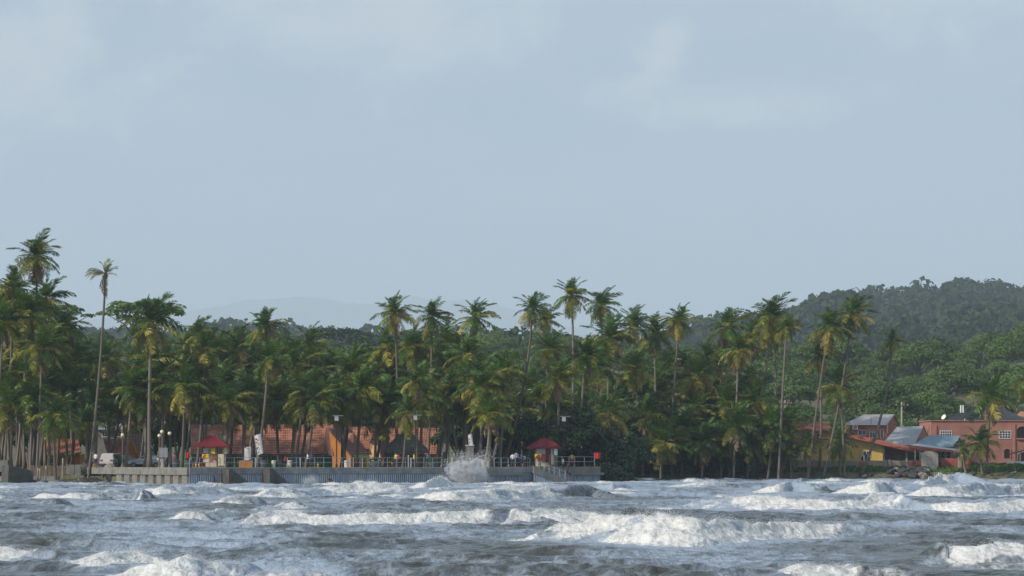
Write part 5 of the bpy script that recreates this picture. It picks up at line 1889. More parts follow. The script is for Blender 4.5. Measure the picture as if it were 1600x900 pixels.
# ------------------------------------------------------------------ things along the promenade
def drum(px, d, label, r=.42, h=.85, m='drum', plant=False):
    t = thing('planter_tub' if plant else 'litter_drum', label, 'planter' if plant else 'drum', (X(px, d), d, DECK - .02), 0, None if plant else 'drums along the promenade')
    MB().lathe((X(px, d), d, DECK - .02), [(r * .8, 0), (r * .95, h * .5), (r, h * .96), (r * .93, h), (r * .85, h * .93)], 14).build('body', M[m], t)
    if plant:
        lv, lf = leaf_cloud([((0, 0, h + .12), (r * 1.2, r * 1.2, .3))], 160, .09, int(px))
        o = link('leaves', mesh_np('leaves', lv, lf, M['leaf_dark']), t)
    else:
        MB().lathe((X(px, d), d, DECK - .02), [(r * 1.03, h * .6), (r * 1.03, h * .66)], 14).build('band', M['grey_metal'], t)
    return t


drum(275, 264, 'dark round drum left of the drooping red flag')
drum(295, 264, 'dark round drum under the drooping red flag')
drum(413, 272, 'dark drum right of the tilted banner')
drum(435, 273, 'dark drum beside a pale bin in front of green wall')
drum(457, 274, 'dark drum in front of the barred windows of green wall')
drum(588, 275, 'dark planter tub with a bushy plant before the peach wing', .62, .8, 'drum', True)
drum(677, 279, 'dark planter tub right of the thatched pavilion', .6, .7, 'drum', True)
for px, d, lab in ((427.5, 272.5, 'pale round bin left of the dark drums'), (452.5, 273.5, 'pale round bin before the dark drum at the barred windows'), (541, 275, 'pale tilted bin in front of the orange wall'), (762, 284, 'pale bin beside the spray burst'), (755, 283, 'white sack slumped beside the spray burst')):
    t = thing('litter_bin', lab, 'bin', (X(px, d), d, DECK - .02), 0)
    MB().lathe((X(px, d), d, DECK - .02), [(.2, 0), (.23, .6), (.24, .72)], 10).build('body', M['cream'], t)
    MB().lathe((X(px, d), d, DECK + .7), [(.25, 0), (.2, .1), (.05, .14)], 10).build('lid', M['zinc'], t)
# orange barriers
for x0, x1, d, lab, n in ((144, 164, 283, 'orange barrier boards behind the left end of the coping', 3), (373, 394, 285, 'orange slatted barrier below the shorter banner', 6)):
    t = thing('barrier', lab, 'barrier', (X(x0, d), d, DECK - .03))
    for k in range(n):
        a = x0 + (x1 - x0) * k / n
        MB().pbox(a + .15, a + (x1 - x0) / n - .15, 724.5 if n == 3 else 719.5, 731.2, d, .05).build('board', M['orange'], t)
    MB().pbox(x0, x1, 729.6, 730.6, d + .06, .06).build('rail', M['timber'], t)
for i, px in enumerate((301, 306.5, 311, 352, 449, 497)):
    d = 268 if px < 400 else 277
    t = thing('orange_bollard', 'short orange bollard on the promenade edge', 'bollard', (X(px, d), d, DECK - .03), 0, 'orange bollards on the promenade')
    MB().lathe((X(px, d), d, DECK - .03), [(.09, 0), (.09, .5), (.06, .56)], 8).build('post', M['orange'], t)
    MB().lathe((X(px, d), d, DECK - .03), [(.095, .35), (.095, .43)], 8).build('band', M['cream'], t)
for i, (px, d, y0_) in enumerate(((546, 275.5, 716), (638, 279, 712), (642, 279, 716), (399, 272, 716), (469, 275, 716), (706, 280, 716))):
    t = thing('marker_post', 'short pale blue-topped post behind the railing', 'post', (X(px, d), d, DECK - .03), 0, 'pale marker posts behind the railing')
    MB().pbox(px - .9, px + .9, y0_, 731, d, .1).build('shaft', M['grey_roof'], t)
    MB().pbox(px - 1.0, px + 1.0, y0_ - .7, y0_, d - .01, .12).build('cap', M['white'], t)

# ------------------------------------------------------------------ broken shore at the far left
t = thing('concrete_slab', 'big brown broken concrete block tilted at the water edge', 'concrete block', (X(32, 281), 281, -.5))
bm_ = bmesh.new()
pf_ = [W(11, 766, 280), W(50, 768, 281.5), W(53, 738, 281.5), W(46, 734, 281.5), (W(13.5, 726.5, 280))]
mb = MB().slab(pf_, 2.2)
o = mb.build('body', M['dark_concrete'], t)
mod = o.modifiers.new('worn edges', 'BEVEL')
mod.width, mod.segments = .08, 2
t = thing('culvert', 'grey concrete culvert box with a dark mouth at the far left', 'culvert', (X(0, 287), 287, -.5))
MB().pbox(-30, 12, 719, 737, 287, 2.5).build('body', M['concrete'], t)
MB().pbox(-30, 13, 744, 768, 286, 3).build('footing', M['wet_concrete'], t)
MB().pbox(-30, 12, 737, 744.2, 287.6, 1.8).build('mouth', M['dark'], t)  # shade in the mouth painted as a near-black box
t = thing('block_wall', 'low grey concrete wall above the broken shore', 'wall', (X(115, 285), 285, 0))
for k, x in enumerate((102.5, 109.5, 117)):
    MB().pbox(x, x + 6.8 if k < 2 else 130, 726, 741 + k, 285, .5).build('panel', M['concrete'], t)
t = thing('broken_footing', 'dark undercut concrete footing with a deep shadowed gap below it', 'footing', (X(72, 285), 285, 0))
MB().pbox(52, 90, 744, 751, 284.5, 1.2).build('beam', M['wet_concrete'], t)
for x in (53, 84, 88.5):
    MB().pbox(x, x + 2.4, 751, 768, 284.8, .5).build('pier', M['dark_concrete'], t)
t = thing('plank_fence', 'grey weathered plank fence along the top of the broken shore', 'fence', (X(70, 285), 285, .8))
rf = random.Random(4)
for k in range(26):
    x = 47 + k * 2.1
    MB().pbox(x, x + 1.75, 727 + rf.uniform(-1, 1.5), 745, 285.2 + rf.uniform(-.03, .03), .04).build('plank', M['timber'], t)
for y in (731, 740):
    MB().pbox(46.5, 102, y, y + 1.1, 285.27, .06).build('rail', M['timber'], t)
for i, (x, y0_, y1_) in enumerate(((59, 731, 746), (62.5, 732, 746), (71, 728, 746), (107.5, 753, 770), (91, 752, 768), (123.5, 748, 768), (98, 716, 742))):
    t = thing('timber_stake', 'pale driven timber stake on the broken shore', 'stake', (X(x, 283.5), 283.5, Zp(y1_, 283.5)), 0, 'timber stakes on the broken shore')
    MB().tube([W(x, y1_ + 6, 283.5), W(x + rf.uniform(-1, 1), y0_, 283.5)], [.11, .08], 6).build('shaft', M['pale_timber'], t)
    MB().tube([W(x, y1_ + 6, 283.4), W(x + .1, (y0_ * .7 + y1_ * .3), 283.4)], [.05, .04], 5).build('splinter', M['timber'], t)


def rock_mesh(seed):
    bm = bmesh.new()
    bmesh.ops.create_icosphere(bm, subdivisions=2, radius=1)
    r = random.Random(seed)
    ofs = r.uniform(0, 50)
    for v_ in bm.verts:
        c = v_.co
        n = float(vnoise(np.array([c.x * 1.4 + ofs]), np.array([c.y * 1.4 + c.z * 1.9]), seed)[0])
        v_.co = c * (0.65 + 0.7 * n)
        v_.co.z *= .8
    me_ = bpy.data.meshes.new('rock')
    bm.to_mesh(me_)
    bm.free()
    me_.polygons.foreach_set('use_smooth', [False] * len(me_.polygons))
    return me_


ROCKS = [rock_mesh(s) for s in range(6)]
for me_ in ROCKS[:4]:
    me_.materials.append(M['rock'])
for me_ in ROCKS[4:]:
    me_.materials.append(M['pale_rock'])
n_r = 0


def rocks(cnt, x0, x1, d0, d1, s0, s1, z, label, group, pale=.15):
    rr = random.Random(int(x0))
    for k in range(cnt):
        px, d = rr.uniform(x0, x1), rr.uniform(d0, d1)
        o = link('rock', ROCKS[rr.randrange(4) if rr.random() > pale else rr.randrange(4, 6)])
        s = rr.uniform(s0, s1)
        o.scale = (s * rr.uniform(.8, 1.4), s, s * rr.uniform(.6, 1.0))
        o.rotation_euler = (rr.uniform(-.4, .4), rr.uniform(-.4, .4), rr.uniform(0, 6.28))
        x = X(px, d)
        o.location = (x, d, max(z, float(ground_z(x, d))) + s * .15)
        tag(o, label, 'rock', group)


rocks(26, 50, 180, 279, 286, .45, 1.0, -.15, 'dark wet boulder heaped below the plank fence and concrete wall', 'boulders on the broken shore', .25)
rocks(10, -20, 14, 281, 286, .3, .6, .1, 'pale rubble stone at the foot of the culvert', 'rubble at the culvert', .95)
o = link('rock', ROCKS[1])
o.scale, o.location = (1.15, .9, .95), (X(181, 279), 279, .55)
tag(o, 'big round dark boulder leaning on the left end of the seawall', 'rock')
rocks(34, 1392, 1450, 333, 339, .35, .8, .45, 'dark boulder in the heap below the blockwork shed', 'boulders below the shed', .2)
rocks(40, 955, 1392, 331, 335, .2, .55, -.05, 'dark stone scattered along the shaded water line', 'stones on the right-hand shore', .12)
rocks(16, 1480, 1625, 332, 337, .25, .6, .1, 'dark stone at the water edge below the pink house', 'stones below the pink house', .2)
# fallen palm stem on the broken shore
t = thing('fallen_trunk', 'dark leaning dead palm stump with a root ball over the coping end', 'dead tree', base(150, 281))
MB().tube([W(146, 706, 282), W(149, 722, 282), W(156, 735, 281.5), W(166, 741, 281)], [.16, .2, .28, .6], 8).build('trunk', M['bark'], t)
mb = MB()
for k in range(14):
    a = rf.uniform(-1.2, 1.6)
    c = W(165, 741, 281)
    mb.tube([c, c + Vector((math.cos(a) * 1.0, rf.uniform(-.6, .3), -math.sin(a) * .6)), c + Vector((math.cos(a) * 1.5, rf.uniform(-.9, .4), -math.sin(a) * 1.2 - .3))], [.12, .07, .02], 5)
mb.build('roots', M['sheath'], t)

# ------------------------------------------------------------------ houses on the right-hand shore
def metal_roof(parent, A, B, C, D, m, pitch=0.33, th=.10, name='roof'):
    A, B, C, D = (W(*p) for p in (A, B, C, D))
    n = max(4, round((B - A).length / pitch))
    return MB().ribs(A, B, C, D, n, .06).slab([A, B, C, D], th).build(name, M[m], parent)


# garden wall of grey posts with block and clay panels
GD = 337.5
t = thing('garden_wall', 'long garden wall of grey posts with alternating lattice and red clay block panels', 'wall', base(1340, GD))
zt, zb_ = Zp(719.5, GD), gz(1340, GD) - .3
xs_ = [1246, 1265, 1272, 1284, 1320, 1340, 1352, 1384, 1390, 1417, 1431]
kinds = ['blockwork', 'brick', 'blockwork', 'blockwork', 'blockwork', 'brick', 'blockwork', 'brick', 'blockwork', 'brick']
for i, k in enumerate(kinds):
    x0, x1 = X(xs_[i], GD), X(xs_[i + 1], GD)
    z1 = zt - .14
    if k == 'brick':
        MB().box(x0 + .14, x1 - .14, GD + .06, GD + .2, zb_, z1).build('panel', M['brick'], t)
    else:
        p = MB().box(x0 + .14, x1 - .14, GD + .1, GD + .2, zb_, z1).build('panel', M['blockwork'], t)
        mb = MB()
        nx_ = max(2, round((x1 - x0) / .34))
        for a in range(nx_):
            xa = x0 + .14 + (x1 - x0 - .28) * a / nx_
            xb = x0 + .14 + (x1 - x0 - .28) * (a + 1) / nx_
            mb.bar((xa, GD + .07, zb_ + .35), (xb, GD + .07, z1), .06)
            mb.bar((xb, GD + .075, zb_ + .35), (xa, GD + .075, z1), .06)
        mb.build('lattice', M['tan'], p)
    MB().box(x0 - .14, x1 - .142 if i < len(kinds) - 1 else x1, GD + .02, GD + .26, zt - .138, zt - .02).build('coping', M['blockwork'], t)
for x in xs_:
    MB().pbox(x - 1.5, x + 1.5, 718.2, 735, GD - .04, .36).build('post', M['blockwork' if x != 1284 else 'yellow'], t)

# yellow house
d = 342.0
t = thing('yellow_house', 'yellow house under a long low rust-red gable roof with an open carport', 'house', base(1330, d))
apex, le, re = (1321.5, 677), (1229, 702), (1442, 703.5)
dep = 9.0
mb = MB()
pa, pl, pr = W(*apex, d), W(*le, d), W(*re, d)
off = Vector((0, dep, 0))
fr = Vector((0, -.4, 0))
wl_ = [(1232, 735), (1232, 703), (1321.5, 679), (1381.5, 691.5), (1381.5, 735)]
mb.slab([W(*p, d + .25) for p in wl_], .3)
mb.build('gable_wall', M['yellow'], t)
MB().box(X(1232, d), X(1234, d), d + .6, d + dep, gz(1232, d), Zp(703, d)).build('side_wall', M['yellow'], t)
for nm, a, b in (('roof', pl, pa), ('roof', pa, pr)):
    q = [a + fr, b + fr, b + off, a + off]
    sgn = 1
    nrm = (q[1] - q[0]).cross(q[3] - q[0]).normalized()
    if nrm.z < 0:
        nrm = -nrm
    mb = MB().tiles(q[0], q[1], q[2], q[3], 26, 14, .03, .04)
    vs = [p - nrm * .03 for p in q] + [p - nrm * .22 for p in q]
    mb.add(vs, [(0, 1, 2, 3), (7, 6, 5, 4), (0, 4, 5, 1), (1, 5, 6, 2), (2, 6, 7, 3), (3, 7, 4, 0)])
    o = mb.build(nm, M['fascia'], t)
# sloping tiled verge along the front of the right-hand roof
v0, v1 = pa + fr, pr + fr
MB().tiles(v0 + Vector((0, -.5, -.55)), v1 + Vector((0, -.5, -.60)), v1 + Vector((0, .0, .06)), v0 + Vector((0, .0, .06)), 44, 3, .03, .04).slab([v0 + Vector((0, -.5, -.56)), v1 + Vector((0, -.5, -.61)), v1, v0], .08).build('verge', M['fascia'], t)
MB().bar(pl + fr + Vector((0, -.04, -.12)), pa + fr + Vector((0, -.04, -.12)), .06, .22).build('bargeboard', M['red'], t)
MB().pbox(1331, 1335, 679.5, 735, d + .08, .3).build('pilaster', M['yellow'], t)
MB().pbox(1379.5, 1382.5, 692, 735, d + .1, .3).build('pilaster', M['tan'], t)
window(t, 1348.8, 1359, 705.5, 713, d - .06 + .3 - .02, 2, 1)
for x in (1240, 1248.5, 1253.5):
    MB().pbox(x - 1.1, x + 1.1, 705, 718, d + .16, .16).build('column', M['white'], t)
window(t, 1242.5, 1246.5, 706, 717, d + .22, 1, 2, 'white')
MB().pbox(1382.6, 1440, 700, 735, d + 5.5, .2).build('rear_wall', M['dark'], t)  # coloured near-black for the shade deep in the carport
for x in (1416.5, 1439.5):
    MB().pbox(x - 1, x + 1, 701.5, 735, d + .2, .2).build('post', M['cream'], t)
MB().pbox(1384, 1438, 711, 713, d + 4.4, .15).build('shelf', M['timber'], t)
t = thing('water_tank', 'black water tank on the ground before the yellow wall', 'tank', (X(1352.5, d - 1.4), d - 1.4, Zp(727, d - 1.4)))
MB().lathe((X(1352.5, d - 1.4), d - 1.4, Zp(727, d - 1.4)), [(.6, 0), (.64, .4), (.6, .42), (.64, .8), (.6, .82), (.62, 1.1), (.3, 1.36), (.3, 1.45)], 16).build('body', M['black'], t)
MB().lathe((X(1352.5, d - 1.4), d - 1.4, Zp(727, d - 1.4)), [(.32, 1.45), (.32, 1.5), (.1, 1.53)], 12).build('lid', M['drum'], t)
MB().bar((X(1349, d - 1.4) , d - 2.0, Zp(727, d - 1.4) + .2), (X(1349, d - 1.4), d - 2.0, Zp(711, d - 1.4)), .05).build('pipe', M['white'], t)

# salmon house with the white ribbed roof
d = 352.0
t = thing('salmon_house', 'salmon upper storey under a pale ribbed metal roof with an air conditioner', 'house', base(1360, d))
MB().pbox(1323.5, 1385.5, 662.3, 735, d, 5.5).build('wall', M['salmon'], t)
metal_roof(t, (1320.5, 662.5, d - .6), (1384, 662.8, d - .6), (1396.5, 647.6, d + 3.4), (1350.5, 648, d + 3.4), 'zinc', .34)
MB().slab([W(1384, 662.8, d - .6), W(1404.5, 663, d + 7), W(1396.5, 647.6, d + 3.4)], .1).build('gable', M['salmon'], t)
MB().slab([W(1385.5, 663, d), W(1401, 664, d + 6), W(1401, 735, d + 6), W(1385.5, 735, d)], .15).build('side_wall', M['salmon'], t)
MB().bar(W(1384.5, 664, d - .7), W(1397, 647.8, d + 3.0), .08, .18).build('bargeboard', M['zinc'], t)
MB().bar(W(1405.5, 664.5, d + 6.6), W(1397, 647.8, d + 3.2), .08, .18).build('bargeboard', M['charcoal'], t)
MB().bar(W(1320.5, 663.2, d - .66), W(1384, 663.5, d - .66), .10, .14).build('gutter', M['white'], t)
MB().bar(W(1386.5, 664, d - .25), W(1386.5, 677, d - .25), .09).build('downpipe', M['white'], t)
MB().pbox(1355, 1375.5, 666.5, 676, d - .08, .1).build('panel', M['tan'], t)
window(t, 1341.5, 1352.5, 672.5, 679.5, d, 2, 1)
window(t, 1359, 1370.5, 675.5, 683.5, d - .09, 3, 1)
window(t, 1376.5, 1379.5, 671, 684, d, 1, 1)
for x in (1327, 1361):
    MB().pbox(x - .4, x + .4, 652, 663, d - .9, .06).build('mast', M['fascia'], t)
ac = MB().pbox(1332, 1340.3, 664.4, 671, d - .45, .4).build('air_conditioner', M['white'], t)
c = W(1336.6, 667.7, d - .47)
MB().add([c + Vector((.23 * math.cos(6.2832 * k / 16), 0, .23 * math.sin(6.2832 * k / 16))) for k in range(16)], [tuple(range(16))]).build('fan_grille', M['grey_metal'], ac)

t = thing('grey_roof_house', 'house with a broad grey ribbed roof and dark gable beside the salmon one', 'house', base(1415, 347))
metal_roof(t, (1375, 698, 345), (1429, 695, 345), (1443, 666, 349.5), (1402, 667, 349.5), 'grey_roof', .36)
MB().slab([W(1429.5, 694.5, 345.3), W(1449, 681, 350.5), W(1442.5, 667, 349.4)], .15).build('gable', M['salmon_trim'], t)
MB().bar(W(1443, 666, 349.2), W(1449, 680.5, 352), .08, .2).build('bargeboard', M['charcoal'], t)
MB().pbox(1383, 1429, 695, 735, 346, 3).build('wall', M['tan'], t)
t = thing('blue_roof_house', 'low house with a blue-grey metal roof and an open lattice gable', 'house', base(1465, 346))
metal_roof(t, (1424, 697.5, 343.2), (1488, 698.5, 343.2), (1499.5, 681, 347.2), (1452, 680, 347.2), 'blue_roof', .33)
MB().slab([W(1488.5, 699.5, 343.6), W(1509, 697, 348.5), W(1499.5, 681.5, 347.1)], .08).build('gable', M['charcoal'], t)
mb = MB()
for a, b in (((1492, 693.5), (1505, 692.8)), ((1495.5, 688), (1503, 687.5)), ((1498.5, 683), (1499, 699)), ((1489, 698.5), (1499.3, 681.4)), ((1509, 697), (1499.5, 681.4))):
    mb.bar(W(*a, 343.9 if a[0] < 1497 else 346), W(*b, 346.5), .10)
mb.build('truss', M['blockwork'], t)
MB().pbox(1447, 1503, 698.5, 735, 344.6, 2.6).build('wall', M['tan'], t)
for x0, x1 in ((1470, 1476), (1479, 1485)):
    window(t, x0, x1, 705, 717, 344.58, 1, 2)
t = thing('canopy', 'long low canopy with a rusty fascia and pale top in front of the blue roof', 'canopy', base(1470, 340))
MB().slab([W(1421, 695.5, 339.5), W(1517, 706.8, 339), W(1512, 703.2, 343.5), W(1432, 693.5, 343.5)], .08).build('roof', M['zinc'], t)
MB().slab([W(1421, 695.5, 339.4), W(1517, 706.5, 338.9), W(1516, 708, 338.9), W(1440, 704, 339.3), W(1420, 699, 339.4)], .08).build('fascia', M['fascia'], t)
for x, y in ((1430, 700), (1438, 702), (1447, 704), (1500, 708)):
    MB().pbox(x - 1, x + 1, y, 735, 339.8, .18).build('post', M['cream'], t)
t = thing('blockwork_shed', 'small grey blockwork shed with a rounded top at the water side', 'shed', base(1453, 337))
d = 336.6
w_pts = [(1440.5, 737), (1440.5, 710.5), (1444, 707), (1450, 705), (1457, 705), (1463, 707), (1466, 710), (1466, 737)]
MB().slab([W(*p, d) for p in w_pts], 2.4).build('wall', M['blockwork'], t)
for k in range(5):
    MB().pbox(1444 + k * 4, 1446.6 + k * 4, 712.5, 714.3, d - .03, .1).build('vent_block', M['tan'], t)
t = thing('clay_block_wall', 'short red clay block wall with a grey post right of the blockwork shed', 'wall', base(1510, 337))
MB().pbox(1503, 1515, 719.5, 735, 337, .25).build('panel', M['brick'], t)
MB().pbox(1497.5, 1502.4, 714, 737, 336.9, .4).build('post', M['blockwork'], t)
MB().pbox(1430, 1440, 720, 737, 337.1, .25).build('panel', M['brick'], t)
MB().pbox(1470, 1497, 716, 737, 338, .25).build('panel', M['brick'], t)

# pink house with dark hipped roof
d = 352.0
t = thing('pink_house', 'large pink two-storey house with a dark hipped metal roof and barred windows', 'house', base(1530, d))
zf = gz(1530, d) - .3
x0, x1 = X(1454.5, d), X(1680, d)
MB().box(x0, x1, d, d + 10, zf, Zp(658, d)).build('wall', M['salmon'], t)
MB().box(x0 - .15, x1 + .1, d - .16, d + 10.1, Zp(658, d), Zp(656.4, d)).build('parapet', M['salmon_trim'], t)
A, B = (1480, 656.2, d + .8), (1604, 656.2, d + .8)
C, D = (1562, 635.8, d + 5), (1517, 635.8, d + 5)
metal_roof(t, A, B, C, D, 'charcoal', .55)
metal_roof(t, B, (1600, 656.4, d + 9.4), C, (1562.2, 635.9, d + 5.02), 'charcoal', .55)
metal_roof(t, (1482, 656.4, d + 9.4), A, D, (1516.8, 635.9, d + 5.02), 'charcoal', .55)
for x in (1461.5, 1584.5):
    MB().pbox(x - 2, x + 2, 662 if x > 1500 else 664, 730, d - .16, .18).build('pilaster', M['salmon_trim'], t)
window(t, 1469.5, 1486.5, 673.7, 680.5, d - .0, 5, 2)
window(t, 1561.5, 1579, 673.7, 684.5, d - .0, 4, 3)
window(t, 1640, 1655, 673.7, 684.5, d - .0, 4, 3)


def arch(x0, x1, y0, y1, nm, m_):
    ax, bx = X(x0, d), X(x1, d)
    r_ = (bx - ax) / 2
    zt_ = Zp(y0, d)
    pts = [Vector((ax, d - .03, Zp(y1, d))), Vector((bx, d - .03, Zp(y1, d)))]
    for k in range(11):
        a = math.pi * k / 10
        pts.append(Vector(((ax + bx) / 2 + r_ * math.cos(a), d - .03, zt_ - r_ * .6 + r_ * .6 * math.sin(a))))
    o = MB().slab(pts, .05).build(nm, M[m_], t)  # shade of the opening painted as a dark slab on the wall
    mb_ = MB()
    for p, q in zip(pts[1:-1], pts[2:]):
        mb_.bar(p + Vector((0, -.03, 0)), q + Vector((0, -.03, 0)), .12, .16)
    mb_.build('arch_trim', M['salmon_trim'], o)
    return o


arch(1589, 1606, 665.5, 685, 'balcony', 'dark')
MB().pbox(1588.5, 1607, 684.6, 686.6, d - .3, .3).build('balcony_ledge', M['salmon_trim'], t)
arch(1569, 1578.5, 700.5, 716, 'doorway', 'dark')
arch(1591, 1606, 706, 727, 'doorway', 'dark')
for x in (1501.3, 1505):
    MB().tube([W(x, 645, d + 3), W(x, 633.2, d + 3)], .11, 6).build('vent_pipe', M['white'], t)
MB().tube([W(1507.5, 658, d + .2), W(1507.5, 654.6, d + .2)], .07, 6).build('vent_pipe', M['white'], t)
t2 = thing('satellite_dish', 'small white dish on the flat roof edge of the pink house', 'dish', tuple(W(1474.5, 656.4, d + 2)))
c = W(1475, 652, d + 2)
ax_ = Vector((-.7, -.5, .5)).normalized()
u_ = ax_.cross(Vector((0, 0, 1))).normalized()
v_ = ax_.cross(u_)
vs, fs = [c], []
for ring, (r_, o_) in enumerate(((.22, .03), (.4, .10))):
    for k in range(12):
        a = 6.2832 * k / 12
        vs.append(c + (u_ * math.cos(a) + v_ * math.sin(a)) * r_ + ax_ * o_)
for k in range(12):
    fs += [(0, 1 + k, 1 + (k + 1) % 12), (1 + k, 13 + k, 13 + (k + 1) % 12, 1 + (k + 1) % 12)]
MB().add(vs, fs).build('bowl', M['white'], t2, True)
MB().tube([W(1474.5, 656.4, d + 2), c], .04, 6).build('arm', M['grey_metal'], t2)
t = thing('porch', 'dark sloping porch roof above a white bench at the pink house', 'porch', base(1590, 346))
MB().slab([W(1578, 709, 345), W(1612, 700, 345), W(1616, 699, 349), W(1582, 706, 349)], .12).build('roof', M['charcoal'], t)
for x in (1594, 1603):
    MB().pbox(x - .8, x + .8, 703, 733, 345.3, .14).build('post', M['cream'], t)
MB().pbox(1573, 1604, 721, 725, 343.8, .8).build('bench', M['white'], t)
MB().pbox(1575, 1602, 725, 733, 344, .5).build('bench_base', M['blockwork'], t)
t = thing('far_house', 'peach roof of a house just showing past the dark hipped roof', 'house', base(1600, 372))
tiled(t, (1586, 652, 371), (1640, 652, 371), (1636, 643.5, 374), (1594, 643.5, 374), 'peach')
wall_box(t, 1589, 1636, 652, 371.6, 3, 'tan')
t = thing('hidden_house', 'terracotta roof and salmon wall glimpsed between palms left of the yellow gable', 'house', base(1275, 350))
tiled(t, (1236, 672, 349), (1300, 674, 349), (1296, 660, 353), (1244, 659, 353), 'tile')
wall_box(t, 1240, 1297, 672, 350, 4, 'peach')
window(t, 1252, 1260, 678, 688, 349.98, 2, 2)
window(t, 1276, 1284, 678, 688, 349.98, 2, 2)

# utility poles and wires
def util_pole(px, y0, d, label, arm=3.0, h2=0):
    t = thing('utility_pole', label, 'utility pole', base(px, d))
    MB().tube([W(px, 735, d), W(px, y0, d)], [.17, .13], 8).build('shaft', M['pale_timber'], t)
    z = Zp(y0, d) - .5
    x = X(px, d)
    MB().bar((x - arm * .32, d - .15, z), (x + arm * .32, d - .15, z), .09).build('crossarm', M['timber'], t)
    for k in (-.28, .28, .1):
        MB().tube([(x + arm * k, d - .15, z), (x + arm * k, d - .15, z + .22)], .06, 6).build('insulator', M['zinc'], t)
    return Vector((x, d - .15, z + .22))


p1_ = util_pole(1409, 628, 362, 'pale utility pole standing against the dark trees behind the grey roof')
p2_ = util_pole(1227, 625, 358, 'utility pole half hidden by palms at the left of the houses')
p3_ = util_pole(203, 655, 350, 'slim utility pole beside the white metal roof at the left', 2.0)
t = thing('power_line', 'thin power line sagging between the two utility poles by the houses', 'wire', tuple(p2_))
for o_ in (-.8, .8):
    pts = []
    for k in range(11):
        u = k / 10
        p = p2_.lerp(p1_, u) + Vector((o_, 0, -1.0 * 4 * u * (1 - u)))
        pts.append(p)
    MB().tube(pts, .012, 3, 0, False).build('wire', M['black'], t)

# ------------------------------------------------------------------ people
def body_mesh(pose, shirt):
    """one continuous skinned figure; z = 0 at the soles, facing -Y"""
    J = {'pelvis': (0, 0, .94, .125), 'waist': (0, .01, 1.08, .115), 'chest': (0, .0, 1.30, .135), 'neckb': (0, .01, 1.44, .075), 'neck': (0, 0, 1.51, .052),
         'head': (0, -.02, 1.60, .082), 'crown': (0, -.01, 1.70, .070)}
    E = [('pelvis', 'waist'), ('waist', 'chest'), ('chest', 'neckb'), ('neckb', 'neck'), ('neck', 'head'), ('head', 'crown')]
    P = {'stand': dict(arm=((.19, 0, 1.40), (.24, .02, 1.13), (.25, -.06, .88), (.25, -.09, .76)), arm2=((-.19, 0, 1.40), (-.23, .03, 1.13), (-.21, -.12, .92), (-.19, -.16, .82)),
                       leg=((.10, 0, .88), (.115, -.01, .50), (.12, .03, .09), (.13, -.12, .03)), leg2=((-.10, 0, .88), (-.12, -.02, .50), (-.125, .02, .09), (-.14, -.13, .03))),
         'walk': dict(arm=((.19, 0, 1.40), (.24, .14, 1.15), (.24, .10, .90), (.24, .06, .79)), arm2=((-.19, 0, 1.40), (-.24, -.12, 1.15), (-.22, -.30, .98), (-.20, -.36, .90)),
                      leg=((.10, 0, .88), (.10, -.20, .52), (.11, -.18, .10), (.11, -.34, .06)), leg2=((-.10, 0, .88), (-.11, .06, .50), (-.11, .32, .16), (-.11, .25, .04))),
         'wade': dict(arm=((.19, 0, 1.40), (.36, -.04, 1.22), (.44, -.18, 1.02), (.44, -.26, .95)), arm2=((-.19, 0, 1.40), (-.37, -.02, 1.24), (-.50, -.12, 1.06), (-.55, -.18, .98)),
                      leg=((.11, 0, .88), (.14, -.12, .50), (.15, .0, .09), (.16, -.14, .03)), leg2=((-.11, 0, .88), (-.15, -.05, .50), (-.16, .06, .09), (-.17, -.08, .03)))}[pose]
    names = list(J)
    V = [J[n][:3] for n in names]
    R = [J[n][3] for n in names]
    ED = [(names.index(a), names.index(b)) for a, b in E]
    for key, root, rr in (('arm', 'chest', (.062, .048, .036, .034)), ('arm2', 'chest', (.062, .048, .036, .034)), ('leg', 'pelvis', (.098, .068, .045, .042)), ('leg2', 'pelvis', (.098, .068, .045, .042))):
        prev = names.index(root)
        for p, r_ in zip(P[key], rr):
            V.append(p)
            R.append(r_)
            ED.append((prev, len(V) - 1))
            prev = len(V) - 1
        if key.startswith('arm'):       # five fingers on each hand
            h = Vector(V[prev])
            el = Vector(V[prev - 1])
            dr = (h - el).normalized()
            sd_ = dr.cross(Vector((1, 0, 0))).normalized()
            for k in range(5):
                o_ = (k - 1.5) * .018 if k < 4 else -.045
                tip = h + dr * ((.085, .10, .095, .075, .045)[k]) + sd_ * (o_ * 1.25)
                V.append(tuple(h + sd_ * o_ * .8 + dr * .03))
                R.append(.010)
                ED.append((prev, len(V) - 1))
                V.append(tuple(tip))
                R.append(.008)
                ED.append((len(V) - 2, len(V) - 1))
    me_ = bpy.data.meshes.new('person')
    me_.from_pydata(V, ED, [])
    ob = bpy.data.objects.new('person', me_)
    COL.objects.link(ob)
    ob.modifiers.new('skin', 'SKIN')
    for i, r_ in enumerate(R):
        me_.skin_vertices[0].data[i].radius = (r_ * (1.25 if i in (1, 2, 0) else 1), r_ * (.85 if i in (1, 2) else 1))
        me_.skin_vertices[0].data[i].use_root = (i == 0)
    sb = ob.modifiers.new('sub', 'SUBSURF')
    sb.levels = sb.render_levels = 1
    dg = bpy.context.evaluated_depsgraph_get()
    dg.update()
    out = bpy.data.meshes.new_from_object(ob.evaluated_get(dg))
    bpy.data.objects.remove(ob)
    out.name = 'person'
    return out


BODY = {p: body_mesh(p, None) for p in ('stand', 'walk', 'wade')}


